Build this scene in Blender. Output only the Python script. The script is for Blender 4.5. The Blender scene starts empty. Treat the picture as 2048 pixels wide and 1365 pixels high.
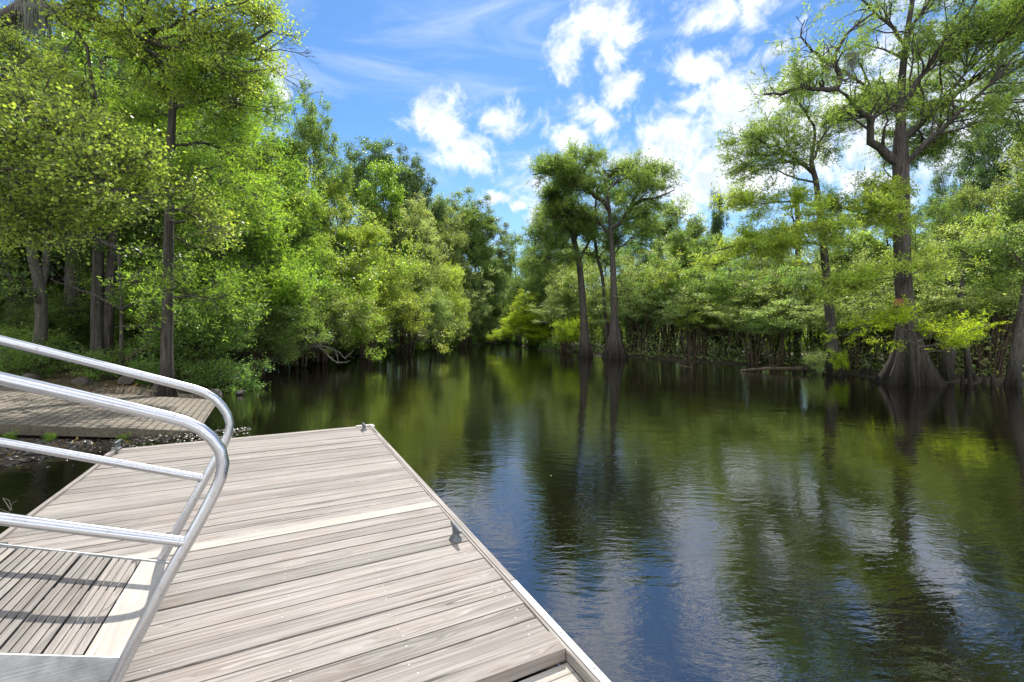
import bpy, math, random
import numpy as np
from mathutils import Vector, Matrix
D = bpy.data
S = bpy.context.scene
C = S.collection
rad = math.radians
# ------------------------------------------------------------------ camera
CAMZ = 2.03          # water is z = 0, dock deck is z = DECK
DECK = 0.45
F = 910.0            # focal length in pixels of the 2048 wide photograph (16 mm on 36 mm)
HZ = 657.0
cd = D.cameras.new('camera'); cam = D.objects.new('camera', cd); C.objects.link(cam)
cam.location = (0, 0, CAMZ); cam.rotation_euler = (rad(90), 0, 0)
cd.lens = 16; cd.sensor_width = 36; cd.shift_y = -25.5/2048
cd.clip_start = 0.05; cd.clip_end = 3000
S.camera = cam
# ------------------------------------------------------------------ light
SUN_EL, SUN_AZ = rad(51), rad(2.5)
sv = Vector((math.sin(SUN_AZ)*math.cos(SUN_EL), math.cos(SUN_AZ)*math.cos(SUN_EL), math.sin(SUN_EL)))
sl = D.lights.new('sun', 'SUN'); so = D.objects.new('sun', sl); C.objects.link(so)
sl.energy = 4.6; sl.angle = rad(0.5); sl.color = (1, 0.955, 0.88)
so.rotation_euler = sv.to_track_quat('Z', 'Y').to_euler()
S.view_settings.view_transform = 'Standard'; S.view_settings.look = 'None'
S.view_settings.gamma = 1; S.view_settings.exposure = 0.66
S.cycles.max_bounces = 10; S.cycles.diffuse_bounces = 5; S.cycles.transmission_bounces = 8; S.cycles.glossy_bounces = 4

class NT:
    """small helper for node trees"""
    def __init__(s, tree): s.t = tree; s.n = tree.nodes; s.l = tree.links
    def new(s, typ, ins=None, **kw):
        n = s.n.new(typ)
        for k, v in kw.items(): setattr(n, k, v)
        if ins:
            for k, v in ins.items():
                sock = n.inputs[k]
                if isinstance(v, bpy.types.NodeSocket): s.l.new(v, sock)
                else: sock.default_value = v
        return n
    def math(s, op, a, b=0.0, c=None, clamp=False):
        ins = {0: a, 1: b}
        if c is not None: ins[2] = c
        return s.new('ShaderNodeMath', ins, operation=op, use_clamp=clamp).outputs[0]
    def vm(s, op, a, b=(0, 0, 0)):
        n = s.new('ShaderNodeVectorMath', {0: a, 1: b}, operation=op)
        return n.outputs['Value'] if op in ('LENGTH', 'DOT_PRODUCT', 'DISTANCE') else n.outputs[0]
    def mr(s, v, a, b, c=0.0, d=1.0, smooth=False):
        return s.new('ShaderNodeMapRange', {0: v, 1: a, 2: b, 3: c, 4: d}, interpolation_type='SMOOTHSTEP' if smooth else 'LINEAR').outputs[0]
    def mix(s, f, a, b, blend='MIX'):
        n = s.new('ShaderNodeMix', {0: f, 6: a, 7: b}, data_type='RGBA', blend_type=blend)
        return n.outputs[2]
    def noise(s, vec, scale, detail=4, rough=0.5, dist=0.0, out=0):
        return s.new('ShaderNodeTexNoise', {'Vector': vec, 'Scale': scale, 'Detail': detail, 'Roughness': rough, 'Distortion': dist}).outputs[out]
    def mapping(s, vec, scale=(1, 1, 1), rot=(0, 0, 0), loc=(0, 0, 0)):
        return s.new('ShaderNodeMapping', {'Vector': vec, 'Scale': scale, 'Rotation': rot, 'Location': loc}).outputs[0]

# ------------------------------------------------------------------ sky
w = D.worlds.new('World'); S.world = w; w.use_nodes = True
nt = NT(w.node_tree); nt.n.clear()
sky = nt.new('ShaderNodeTexSky', sky_type='NISHITA', sun_disc=False, sun_elevation=SUN_EL, sun_rotation=SUN_AZ,
             air_density=1.1, dust_density=0.15, ozone_density=3.5)
dirv = nt.new('ShaderNodeTexCoord').outputs['Generated']
def pdir(px, py):
    return Vector(((px-1024)/F, 1, (HZ-py)/F)).normalized()
# cumulus: soft lumps fixed at compass directions, broken up by noise
LUMPS = [(1190,50,75,75),(1135,105,45,55),(1215,100,60,40),(1440,12,78,48),(1410,135,70,42),(1440,165,50,32),(1245,170,42,36),
 (880,245,75,52),(930,300,80,42),(1010,255,80,38),(1160,215,62,26),(1215,238,60,26),(1145,270,50,28),(1155,198,16,10),(1300,268,75,34),(1395,305,185,95),
 (1240,320,66,34),(1480,240,105,85),(1560,205,130,75),(1430,355,160,70),(1620,260,140,120),(1560,110,60,40),(1740,240,120,120),
 (1065,365,60,52),(1075,430,30,30),(990,400,22,13),(1030,410,20,14),(548,165,30,60),(1880,285,150,110),(1700,130,90,50),
 (1900,-60,80,50),(1250,-120,160,60),(700,-160,150,60),(1600,-180,130,60)]
base = nt.vm('NORMALIZE', dirv)
wob = nt.vm('SCALE', nt.vm('SUBTRACT', nt.noise(base, 7, 5, .6, out=1), (.5, .5, .5)))
wob.node.inputs['Scale'].default_value = .085
pd = nt.vm('ADD', base, wob)
acc = None
for (px, py, rx, ry) in LUMPS:
    c = pdir(px, py); k = c.y
    q = nt.vm('LENGTH', nt.vm('MULTIPLY', nt.vm('SUBTRACT', pd, tuple(c)), (F/rx/k, F/max(rx, ry)/k*.5, F/ry/k)))
    v = nt.math('SUBTRACT', 1.1 if rx > 104 and py > 220 else 1.0, nt.math('MULTIPLY', q, .52))
    acc = v if acc is None else nt.math('MAXIMUM', acc, v)
n1 = nt.noise(base, 13, 9, .62, .6)
n2 = nt.noise(base, 42, 6, .6)
val = nt.math('ADD', acc, nt.math('ADD', nt.math('MULTIPLY', nt.math('SUBTRACT', n1, .5), 1.9), nt.math('MULTIPLY', nt.math('SUBTRACT', n2, .5), .55)))
cum = nt.mr(val, .36, 1.0, 0, 1, True)
# thin cirrus veils
cir = nt.noise(nt.mapping(base, (2.2, 3, 9), (0, rad(-24), rad(12))), 1.6, 7, .58, 1.0)
cirm = nt.math('MULTIPLY', nt.mr(cir, .47, .85, 0, 1, True), .42)
lit = nt.noise(base, 19, 6, .6)
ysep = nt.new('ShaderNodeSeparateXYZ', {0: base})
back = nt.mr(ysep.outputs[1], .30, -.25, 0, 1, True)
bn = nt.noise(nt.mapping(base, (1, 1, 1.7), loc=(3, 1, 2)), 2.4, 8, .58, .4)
fill_cum = nt.math('MULTIPLY', nt.mr(bn, .37, .48, 0, 1, True), back)  # unseen clouds added behind the camera as fill on camera-facing sides
cum = nt.math('MAXIMUM', cum, fill_cum)
ccol = nt.mix(nt.mr(lit, .35, .65), (7.0, 7.8, 9.2, 1), (12, 12.1, 12.3, 1))
skyc = nt.mix(1.0, sky.outputs[0], (.74, 1.06, 1.32, 1), 'MULTIPLY')
elev = nt.math('MULTIPLY', nt.mr(ysep.outputs[2], .0, .42, 1, 0, True), .38)
skyc = nt.mix(elev, skyc, (7.2, 9.6, 11.6, 1))
c1 = nt.mix(cirm, skyc, (8.4, 9.0, 9.8, 1))
ccol = nt.mix(nt.math('MULTIPLY', back, .8), ccol, (22, 22, 22, 1))   # added rear clouds brightened further for fill light
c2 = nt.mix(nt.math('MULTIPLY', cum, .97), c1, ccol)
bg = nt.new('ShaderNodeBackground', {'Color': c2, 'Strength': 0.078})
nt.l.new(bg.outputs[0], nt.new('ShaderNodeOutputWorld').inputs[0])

# ------------------------------------------------------------------ materials
def mat(name):
    m = D.materials.new(name); m.use_nodes = True; t = NT(m.node_tree); t.n.clear()
    t.out = t.new('ShaderNodeOutputMaterial'); return m, t
def finish(t, bsdf, disp=None): t.l.new(bsdf, t.out.inputs[0])
def bump(t, h, dist, strength=1.0, normal=None):
    ins = {'Height': h, 'Distance': dist, 'Strength': strength}
    if normal is not None: ins['Normal'] = normal
    return t.new('ShaderNodeBump', ins).outputs[0]
def principled(t, **k):
    ins = {}
    for a, v in k.items(): ins[a.replace('_', ' ')] = v
    return t.new('ShaderNodeBsdfPrincipled', ins).outputs[0]

def leaf_mat(name, trans=0.5, rough=0.42, spec=0.5, yel=.35):
    m, t = mat(name)
    oc = t.new('ShaderNodeObjectInfo').outputs['Color']
    rnd = t.new('ShaderNodeNewGeometry').outputs['Random Per Island']
    pos = t.new('ShaderNodeTexCoord').outputs['Object']
    big = t.noise(pos, .9, 2)
    bright = t.math('ADD', t.mr(rnd, 0, 1, .62, 1.3), t.mr(big, .3, .7, -.22, .22))
    colr = t.vm('SCALE', oc); t.l.new(bright, colr.node.inputs['Scale'])
    hue = t.math('FRACT', t.math('MULTIPLY', rnd, 7.31))
    base = t.mix(t.mr(hue, .45, 1, 0, yel), colr, t.mix(1.0, colr, (1.45, 1.15, .8, 1), 'MULTIPLY'))
    base = t.mix(t.mr(hue, .0, .25, .5, 0), base, t.mix(1.0, base, (.6, .9, 1.1, 1), 'MULTIPLY'))
    p = principled(t, Base_Color=base, Roughness=rough, Specular_IOR_Level=spec)
    tr = t.new('ShaderNodeBsdfTranslucent', {'Color': t.mix(1.0, base, (2.3, 2.2, .9, 1), 'MULTIPLY')}).outputs[0]
    finish(t, t.new('ShaderNodeMixShader', {0: trans, 1: p, 2: tr}).outputs[0]); return m
LEAF = leaf_mat('leaf', .52, .42, .45); NEEDLE = leaf_mat('cypress_needle', .55, .6, .25, .25)

def bark_mat(name, c1, c2, moss=.0, vs=1.0, stain=False):
    m, t = mat(name)
    pos = t.new('ShaderNodeTexCoord').outputs['Object']
    st = t.mapping(pos, (9*vs, 9*vs, 1.1*vs))
    a = t.noise(st, 2.0, 8, .65, .6)
    b = t.noise(pos, 1.3, 4)
    col = t.mix(t.mr(a, .3, .72), c1, c2)
    col = t.mix(t.mr(b, .45, .7, 0, .55), col, t.mix(1.0, col, (.75, .8, .82, 1), 'MULTIPLY'))
    if moss: col = t.mix(t.mr(t.noise(pos, 2.6, 5), .52, .68, 0, moss), col, (.05, .07, .02, 1))
    if stain:
        zc = t.new('ShaderNodeSeparateXYZ', {0: pos}).outputs[2]
        zn = t.math('ADD', zc, t.math('MULTIPLY', t.noise(t.mapping(pos, (6, 6, .8)), 1.0, 4), -1.1))
        col = t.mix(t.mr(zn, -.35, .75, .82, 0), col, (.014, .012, .010, 1))
    finish(t, principled(t, Base_Color=col, Roughness=.9, Specular_IOR_Level=.2, Normal=bump(t, a, .07, 1.0))); return m
BARK = bark_mat('bark', (.03, .022, .016, 1), (.15, .115, .085, 1), .3)
BARKG = bark_mat('grey_bark', (.05, .044, .036, 1), (.17, .155, .135, 1), .3)
BARKC = bark_mat('cypress_bark', (.028, .024, .021, 1), (.15, .132, .118, 1), .2, stain=True)
BARKD = bark_mat('driftwood', (.10, .085, .07, 1), (.30, .27, .23, 1))

def simple(name, col, rough=.6, metal=0, bscale=0, bdist=0, spec=.5, var=.2):
    m, t = mat(name)
    pos = t.new('ShaderNodeTexCoord').outputs['Object']
    n = t.noise(pos, bscale or 5, 6, .6)
    c = t.mix(t.mr(n, .3, .7), tuple(x*(1-var) for x in col)+(1,), tuple(min(1, x*(1+var)) for x in col)+(1,))
    k = dict(Base_Color=c, Roughness=rough, Metallic=metal, Specular_IOR_Level=spec)
    if bdist: k['Normal'] = bump(t, n, bdist)
    finish(t, principled(t, **k)); return m
MOSS = simple('spanish_moss', (.20, .21, .17), .95, bscale=8)
IRON = simple('galvanised_iron', (.13, .14, .15), .5, .6, 30, .001)
ROCK = simple('rock', (.06, .05, .04), .75, 0, 9, .02, var=.45)
WETROCK = simple('wet_stone', (.045, .038, .034), .28, 0, 14, .01, var=.5)
SIGNM = simple('faded_sign_face', (.20, .062, .03), .8, 0, 12, .0, var=.3)
RUBBER = simple('black_rubber', (.02, .02, .02), .55)
WHITE = simple('white_cap', (.44, .42, .39), .45, 0, 20, .0, var=.08)

def alu_mat():
    m, t = mat('brushed_aluminium')
    pos = t.new('ShaderNodeTexCoord').outputs['Object']
    sm = t.noise(pos, 3.0, 6, .6); fine = t.noise(pos, 160, 3)
    spots = t.noise(pos, 38, 4, .7)
    r = t.mr(sm, .3, .7, .2, .33)
    c = t.mix(t.mr(spots, .56, .70, 0, .6), (.53, .54, .57, 1), (.33, .29, .25, 1))
    finish(t, principled(t, Base_Color=c, Metallic=.92, Roughness=r)); return m
ALU = alu_mat()
def alu_panel():
    m, t = mat('ribbed_aluminium')
    pos = t.new('ShaderNodeTexCoord').outputs['Object']
    rib = t.noise(t.mapping(pos, (3, 1, 110)), 1.0, 3)
    ox = t.noise(pos, 9, 7, .65)
    c = t.mix(t.mr(ox, .35, .7), (.33, .35, .36, 1), (.58, .60, .61, 1))
    finish(t, principled(t, Base_Color=c, Metallic=.55, Roughness=.55, Normal=bump(t, rib, .003, .8))); return m
PANEL = alu_panel()

def wood_mat():
    """weathered boards: UV.x runs along the board in metres, UV.y across, tint from the face attribute"""
    m, t = mat('weathered_wood')
    uv = t.new('ShaderNodeTexCoord').outputs['UV']
    at = t.new('ShaderNodeAttribute', attribute_name='board').outputs['Fac']          # 0..1 random per board, >1.5 fresh wood
    fresh = t.math('GREATER_THAN', at, 1.5)
    rnd = t.math('FRACT', at)
    knot = t.new('ShaderNodeTexVoronoi', {'Vector': t.mapping(uv, (.8, 9.0, 1)), 'Scale': 1.0, 'Randomness': 1.0}, voronoi_dimensions='2D')
    kd = knot.outputs['Distance']
    warp = t.math('MULTIPLY', t.mr(kd, 0, .34, 1, 0, True), .5)
    sep = t.new('ShaderNodeSeparateXYZ', {0: uv})
    yy = t.math('ADD', sep.outputs[1], t.math('MULTIPLY', warp, .10))
    wuv = t.new('ShaderNodeCombineXYZ', {0: sep.outputs[0], 1: yy, 2: 0.0}).outputs[0]
    grain = t.noise(t.mapping(wuv, (1.3, 62, 1)), 1.0, 7, .62, .35)
    fine = t.noise(t.mapping(wuv, (5, 300, 1)), 1.0, 4, .6)
    blot = t.noise(t.mapping(uv, (1.6, 7, 1)), 1.0, 5, .6)
    pink = t.noise(t.mapping(uv, (2.2, 4, 1), loc=(7, 3, 0)), 1.0, 4, .6)
    crack = t.noise(t.mapping(wuv, (.75, 38, 1), loc=(3, 9, 0)), 1.0, 3, .5, .2)
    ckm = t.math('MULTIPLY', t.mr(crack, .64, .70, 0, .85), t.mr(fine, .2, .5, .4, 1))
    old = t.mix(t.mr(grain, .28, .72), (.145, .127, .112, 1), (.385, .354, .322, 1))
    old = t.mix(t.mr(blot, .35, .7, 0, .6), old, t.mix(1.0, old, (.78, .79, .80, 1), 'MULTIPLY'))
    old = t.mix(t.mr(pink, .5, .72, 0, .45), old, t.mix(1.0, old, (1.06, .9, .82, 1), 'MULTIPLY'))
    tint = t.mr(rnd, 0, 1, .78, 1.12)
    sc = t.vm('SCALE', old); t.l.new(tint, sc.node.inputs['Scale'])
    newc = t.mix(t.mr(grain, .3, .7), (.30, .27, .225, 1), (.46, .43, .385, 1))
    newc = t.mix(t.mr(blot, .4, .7, 0, .5), newc, (.42, .395, .36, 1))
    col = t.mix(fresh, sc, newc)
    col = t.mix(t.mr(kd, .02, .075, .6, 0), col, (.13, .095, .07, 1))
    col = t.mix(ckm, col, (.035, .027, .022, 1))
    col = t.mix(t.mr(t.noise(uv, 1.1, 5, .6), .5, .7, 0, .4), col, t.mix(1.0, col, (.74, .71, .68, 1), 'MULTIPLY'))
    h = t.math('SUBTRACT', t.math('ADD', grain, t.math('MULTIPLY', fine, .5)), t.math('MULTIPLY', ckm, 1.2))
    finish(t, principled(t, Base_Color=col, Roughness=.78, Specular_IOR_Level=.3, Normal=bump(t, h, .004, .8))); return m
WOOD = wood_mat()

def water_mat():
    m, t = mat('dark_river_water')
    pos = t.new('ShaderNodeTexCoord').outputs['Object']
    wv = t.vm('ADD', pos, t.vm('MULTIPLY', t.vm('SUBTRACT', t.noise(pos, .35, 3, out=1), (.5, .5, .5)), (.9, .9, 0)))
    s1 = t.noise(t.mapping(wv, (.8, 1.8, 1), (0, 0, rad(-14))), 2.1, 2, .5)
    s2 = t.noise(t.mapping(wv, (1.1, 3.0, 1), (0, 0, rad(12))), 4.6, 3, .55)
    s3 = t.noise(t.mapping(pos, (1, 1.6, 1), (0, 0, rad(-30))), 17, 2, .5)
    patch = t.mr(t.noise(pos, .16, 3, .55), .36, .62, .25, 1.0, True)
    h = t.math('ADD', t.math('MULTIPLY', s1, .0052), t.math('ADD', t.math('MULTIPLY', t.math('MULTIPLY', s2, patch), .0050), t.math('MULTIPLY', t.math('MULTIPLY', s3, patch), .0012)))
    nb = bump(t, h, 1.0, .85)
    col = t.mix(t.mr(t.noise(pos, .6, 4), .35, .7), (.0035, .003, .002, 1), (.006, .0045, .0025, 1))
    finish(t, principled(t, Base_Color=col, Roughness=.0, IOR=2.35, Specular_IOR_Level=.5, Normal=nb)); return m
WATER = water_mat()

def soil_mat():
    m, t = mat('leaf_littered_soil')
    pos = t.new('ShaderNodeTexCoord').outputs['Object']
    a = t.noise(pos, 7, 8, .68); b = t.noise(pos, .7, 5, .6); v = t.new('ShaderNodeTexVoronoi', {'Vector': pos, 'Scale': 13.0})
    c = t.mix(t.mr(a, .3, .7), (.028, .02, .013, 1), (.115, .085, .055, 1))
    c = t.mix(t.mr(v.outputs['Distance'], .1, .35, .5, 0), c, (.20, .15, .10, 1))
    c = t.mix(t.mr(b, .5, .66, 0, .6), c, (.05, .075, .02, 1))
    z = t.new('ShaderNodeSeparateXYZ', {0: pos}).outputs[2]
    c = t.mix(t.mr(z, .02, .16, .8, 0), c, (.016, .012, .009, 1))
    finish(t, principled(t, Base_Color=c, Roughness=.85, Normal=bump(t, a, .08))); return m
SOIL = soil_mat()

def concrete_mat():
    m, t = mat('grooved_concrete')
    uv = t.new('ShaderNodeTexCoord').outputs['UV']
    pos = t.new('ShaderNodeTexCoord').outputs['Object']
    sep = t.new('ShaderNodeSeparateXYZ', {0: uv})
    def gro(sock, step, wd):
        f = t.math('ABSOLUTE', t.math('SUBTRACT', t.math('FRACT', t.math('DIVIDE', sock, step)), .5))
        return t.math('LESS_THAN', f, wd)
    wo = t.math('MULTIPLY', t.noise(pos, 3, 3), .05)
    g = t.math('MAXIMUM', gro(t.math('ADD', sep.outputs[0], wo), .135, .10), gro(t.math('ADD', sep.outputs[1], wo), .17, .12))
    n = t.noise(pos, 2.1, 7, .6); n2 = t.noise(pos, 24, 5, .7)
    c = t.mix(t.mr(n, .3, .7), (.125, .10, .075, 1), (.27, .23, .18, 1))
    c = t.mix(t.mr(n2, .3, .7, 0, .4), c, (.2, .18, .15, 1))
    c = t.mix(t.math('MULTIPLY', g, .9), c, (.035, .028, .02, 1))
    finish(t, principled(t, Base_Color=c, Roughness=.85, Normal=bump(t, t.math('SUBTRACT', n2, t.math('MULTIPLY', g, 1.5)), .012))); return m
CONC = concrete_mat()
CONCSIDE = simple('dark_concrete_side', (.10, .085, .06), .85, 0, 25, .02, var=.5)  # side faces of the ramp, darker than its grooved top

# ------------------------------------------------------------------ object helpers
def tag(o, label=None, cat=None, group=None, kind=None):
    if label: o['label'] = label
    if cat: o['category'] = cat
    if group: o['group'] = group
    if kind: o['kind'] = kind
    return o
def thing(name, label, cat, loc=(0, 0, 0), rz=0.0, group=None):
    o = D.objects.new(name, None); C.objects.link(o); o.location = loc; o.rotation_euler = (0, 0, rz)
    o.empty_display_size = .2
    return tag(o, label, cat, group)
class Geo:
    def __init__(s): s.v = []; s.f = []; s.m = []; s.n = 0; s.uv = []; s.att = []; s.hasuv = False
    def add(s, V, Q, mi=0, uv=None, att=0.0):
        V = np.asarray(V, float).reshape(-1, 3); Q = np.asarray(Q, int).reshape(-1, 4)
        s.v.append(V); s.f.append(Q + s.n); s.n += len(V); s.m.append(np.full(len(Q), mi))
        if uv is not None: s.hasuv = True
        s.uv.append(np.zeros((len(Q)*4, 2)) if uv is None else np.asarray(uv, float).reshape(-1, 2))
        s.att.append(np.full(len(Q), att))
    def build(s, name, mats, parent=None, smooth=False, color=None):
        V = np.concatenate(s.v); Q = np.concatenate(s.f)
        # quads; a repeated last index marks a triangle
        tri = Q[:, 3] == Q[:, 2]
        me = D.meshes.new(name)
        me.vertices.add(len(V)); me.vertices.foreach_set('co', V.astype(np.float32).ravel())
        mask = np.ones(Q.shape, bool); mask[tri, 3] = False
        loops = Q[mask]; tot = np.where(tri, 3, 4); start = np.concatenate(([0], np.cumsum(tot)[:-1]))
        me.loops.add(len(loops)); me.loops.foreach_set('vertex_index', loops.astype(np.int32))
        me.polygons.add(len(Q)); me.polygons.foreach_set('loop_start', start.astype(np.int32))
        me.polygons.foreach_set('material_index', np.concatenate(s.m).astype(np.int32))
        me.polygons.foreach_set('use_smooth', np.full(len(Q), smooth))
        if s.hasuv:
            U = np.concatenate(s.uv)[mask.ravel()]
            l = me.uv_layers.new(name='UVMap'); l.data.foreach_set('uv', U.astype(np.float32).ravel())
            a = me.attributes.new('board', 'FLOAT', 'FACE'); a.data.foreach_set('value', np.concatenate(s.att).astype(np.float32))
        me.update(calc_edges=True)
        for m in (mats if isinstance(mats, (list, tuple)) else [mats]): me.materials.append(m)
        o = D.objects.new(name, me); C.objects.link(o)
        if parent: o.parent = parent
        if color: o.color = (*color, 1)
        return o
    def box(s, c, ax, half, mi=0, att=0.0, off=(0, 0), bev=0.0):
        """oriented box: centre, three unit axes, half sizes; UV along axis 0 and axis 1"""
        c = np.array(c, float); ax = [np.array(a, float) for a in ax]
        h = half
        sg = [(-1, -1, -1), (1, -1, -1), (1, 1, -1), (-1, 1, -1), (-1, -1, 1), (1, -1, 1), (1, 1, 1), (-1, 1, 1)]
        V = [c + ax[0]*a*h[0] + ax[1]*b*h[1] + ax[2]*d*h[2] for a, b, d in sg]
        Q = [(0, 3, 2, 1), (4, 5, 6, 7), (0, 1, 5, 4), (1, 2, 6, 5), (2, 3, 7, 6), (3, 0, 4, 7)]
        uv = []
        for q in Q:
            for i in q:
                a, b, d = sg[i]
                uv.append((off[0] + a*h[0], off[1] + b*h[1] + d*h[2]*1.0))
        s.add(V, Q, mi, uv, att)

def frames(P):
    T = np.gradient(P, axis=-2); T /= np.linalg.norm(T, axis=-1, keepdims=True) + 1e-9
    ref = np.zeros_like(T); ref[..., 0] = 1
    flip = np.abs(T[..., 0]) > .8; ref[flip] = (0, 1, 0)
    # one reference per polyline to avoid twists
    r0 = ref[..., :1, :] + 0*T
    A = np.cross(T, r0); A /= np.linalg.norm(A, axis=-1, keepdims=True) + 1e-9
    return T, A, np.cross(T, A)
def tubes(g, P, R, sides=4, mi=0, cap=False):
    """P (n,K,3) polylines, R (n,K) radii"""
    P = np.asarray(P, float); R = np.asarray(R, float)
    if P.ndim == 2: P = P[None]; R = R[None]
    n, K, _ = P.shape
    T, A, B = frames(P)
    th = np.arange(sides)*2*math.pi/sides
    ring = A[:, :, None]*np.cos(th)[None, None, :, None] + B[:, :, None]*np.sin(th)[None, None, :, None]
    V = P[:, :, None] + ring*R[:, :, None, None]
    i = np.arange(n)[:, None, None]*K*sides; k = np.arange(K-1)[None, :, None]*sides; j = np.arange(sides)[None, None, :]; j2 = (j+1) % sides
    Q = np.stack([i+k+j, i+k+j2, i+k+sides+j2, i+k+sides+j], -1).reshape(-1, 4)
    g.add(V.reshape(-1, 3), Q, mi)
    if cap:
        for a in range(n):
            for kk, rev in ((0, 0), (K-1, 1)):
                c = P[a, kk]; rr = V[a, kk]; VV = np.vstack([rr, c[None]])
                q = [(x, (x+1) % sides, sides, sides) if rev else ((x+1) % sides, x, sides, sides) for x in range(sides)]
                g.add(VV, q, mi)
def resample(P, K):
    P = np.asarray(P, float); d = np.concatenate(([0], np.cumsum(np.linalg.norm(np.diff(P, axis=0), axis=1))))
    t = np.linspace(0, d[-1], K)
    return np.stack([np.interp(t, d, P[:, i]) for i in range(3)], 1), d[-1]
def smooth_path(P, K, it=2):
    P = np.asarray(P, float)
    for _ in range(it):
        a = P[:-1]*.75 + P[1:]*.25; b = P[:-1]*.25 + P[1:]*.75
        P = np.vstack([P[:1], np.stack([a, b], 1).reshape(-1, P.shape[1]), P[-1:]])
    return resample(P, K)[0] if K else P
def px(x, y, Y): return np.array([(x-1024)/F*Y, Y, CAMZ - (y-HZ)/F*Y])
def unit(v): return v/(np.linalg.norm(v, axis=-1, keepdims=True) + 1e-9)

# ------------------------------------------------------------------ tree growing
def children(rng, P, L, R, n, tr=(.25, 1.0), ang=(35, 65), lr=(.35, .6), flat=.45, lift=0.0, K=5, rr=.55, wig=.06, wt=None, minlen=.15):
    """P (m,K0,3) parents with lengths L and radii R (m,K0); n children spread over them"""
    m, K0, _ = P.shape
    p = (L if wt is None else wt); p = p/p.sum()
    i = rng.choice(m, n, p=p); t = rng.uniform(tr[0], tr[1], n)
    f = t*(K0-1); a = np.minimum(f.astype(int), K0-2); fr = (f-a)[:, None]
    pos = P[i, a]*(1-fr) + P[i, a+1]*fr; tan = unit(P[i, a+1]-P[i, a])
    rad_ = R[i, a]*(1-fr[:, 0]) + R[i, a+1]*fr[:, 0]
    rv = rng.normal(size=(n, 3)); rv[:, 2] *= flat
    perp = unit(rv - tan*(rv*tan).sum(1, keepdims=True))
    A = np.radians(rng.uniform(ang[0], ang[1], n))[:, None]
    d = unit(tan*np.cos(A) + perp*np.sin(A))
    ln = np.maximum(L[i]*rng.uniform(lr[0], lr[1], n)*(1.15-.75*t), minlen)
    s = np.linspace(0, 1, K)[None, :, None]
    wob = rng.normal(size=(n, K, 3))*wig; wob[:, 0] = 0; wob = np.cumsum(wob, 1)
    up = np.zeros((1, 1, 3)); up[..., 2] = lift
    Q = pos[:, None] + (d[:, None]*s + up*s**2 + wob*.5)*ln[:, None, None]
    r0 = rad_*rr
    RR = r0[:, None]*np.linspace(1, .3, K)[None]
    return Q, ln, RR
def leafset(rng, P, L, per, size, elong=.6, nsd=.5, spread=.15, side=55, droop=.0, jit=.4):
    """leaves along twigs P (m,K,3)"""
    m, K, _ = P.shape; n = m*per
    i = np.repeat(np.arange(m), per); t = 1.05 - .95*rng.random(n)**1.35
    f = np.clip(t*(K-1), 0, K-1.001); a = f.astype(int); fr = (f-a)[:, None]
    pos = P[i, a]*(1-fr) + P[i, np.minimum(a+1, K-1)]*fr
    tan = unit(P[i, np.minimum(a+1, K-1)]-P[i, a])
    pos = pos + rng.normal(size=(n, 3))*spread*np.array([1, 1, .7])
    N = rng.normal(size=(n, 3))*nsd; N[:, 2] += 1; N = unit(N)
    sg = np.where(rng.random(n) < .5, -1, 1)
    lat = unit(np.cross(N, tan))*sg[:, None]
    an = np.radians(side + rng.normal(size=n)*25)[:, None]
    d = unit(tan*np.cos(an) + lat*np.sin(an) + rng.normal(size=(n, 3))*jit*.5)
    d[:, 2] -= droop; d = unit(d - N*(d*N).sum(1, keepdims=True)*.8)
    sd = unit(np.cross(N, d))
    s = size*rng.uniform(.5, 1.45, n)[:, None]; w = s*elong*.5
    V = np.stack([pos, pos + d*s*.45 + sd*w, pos + d*s, pos + d*s*.45 - sd*w], 1)
    return V.reshape(-1, 3), np.arange(n*4).reshape(-1, 4)

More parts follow.
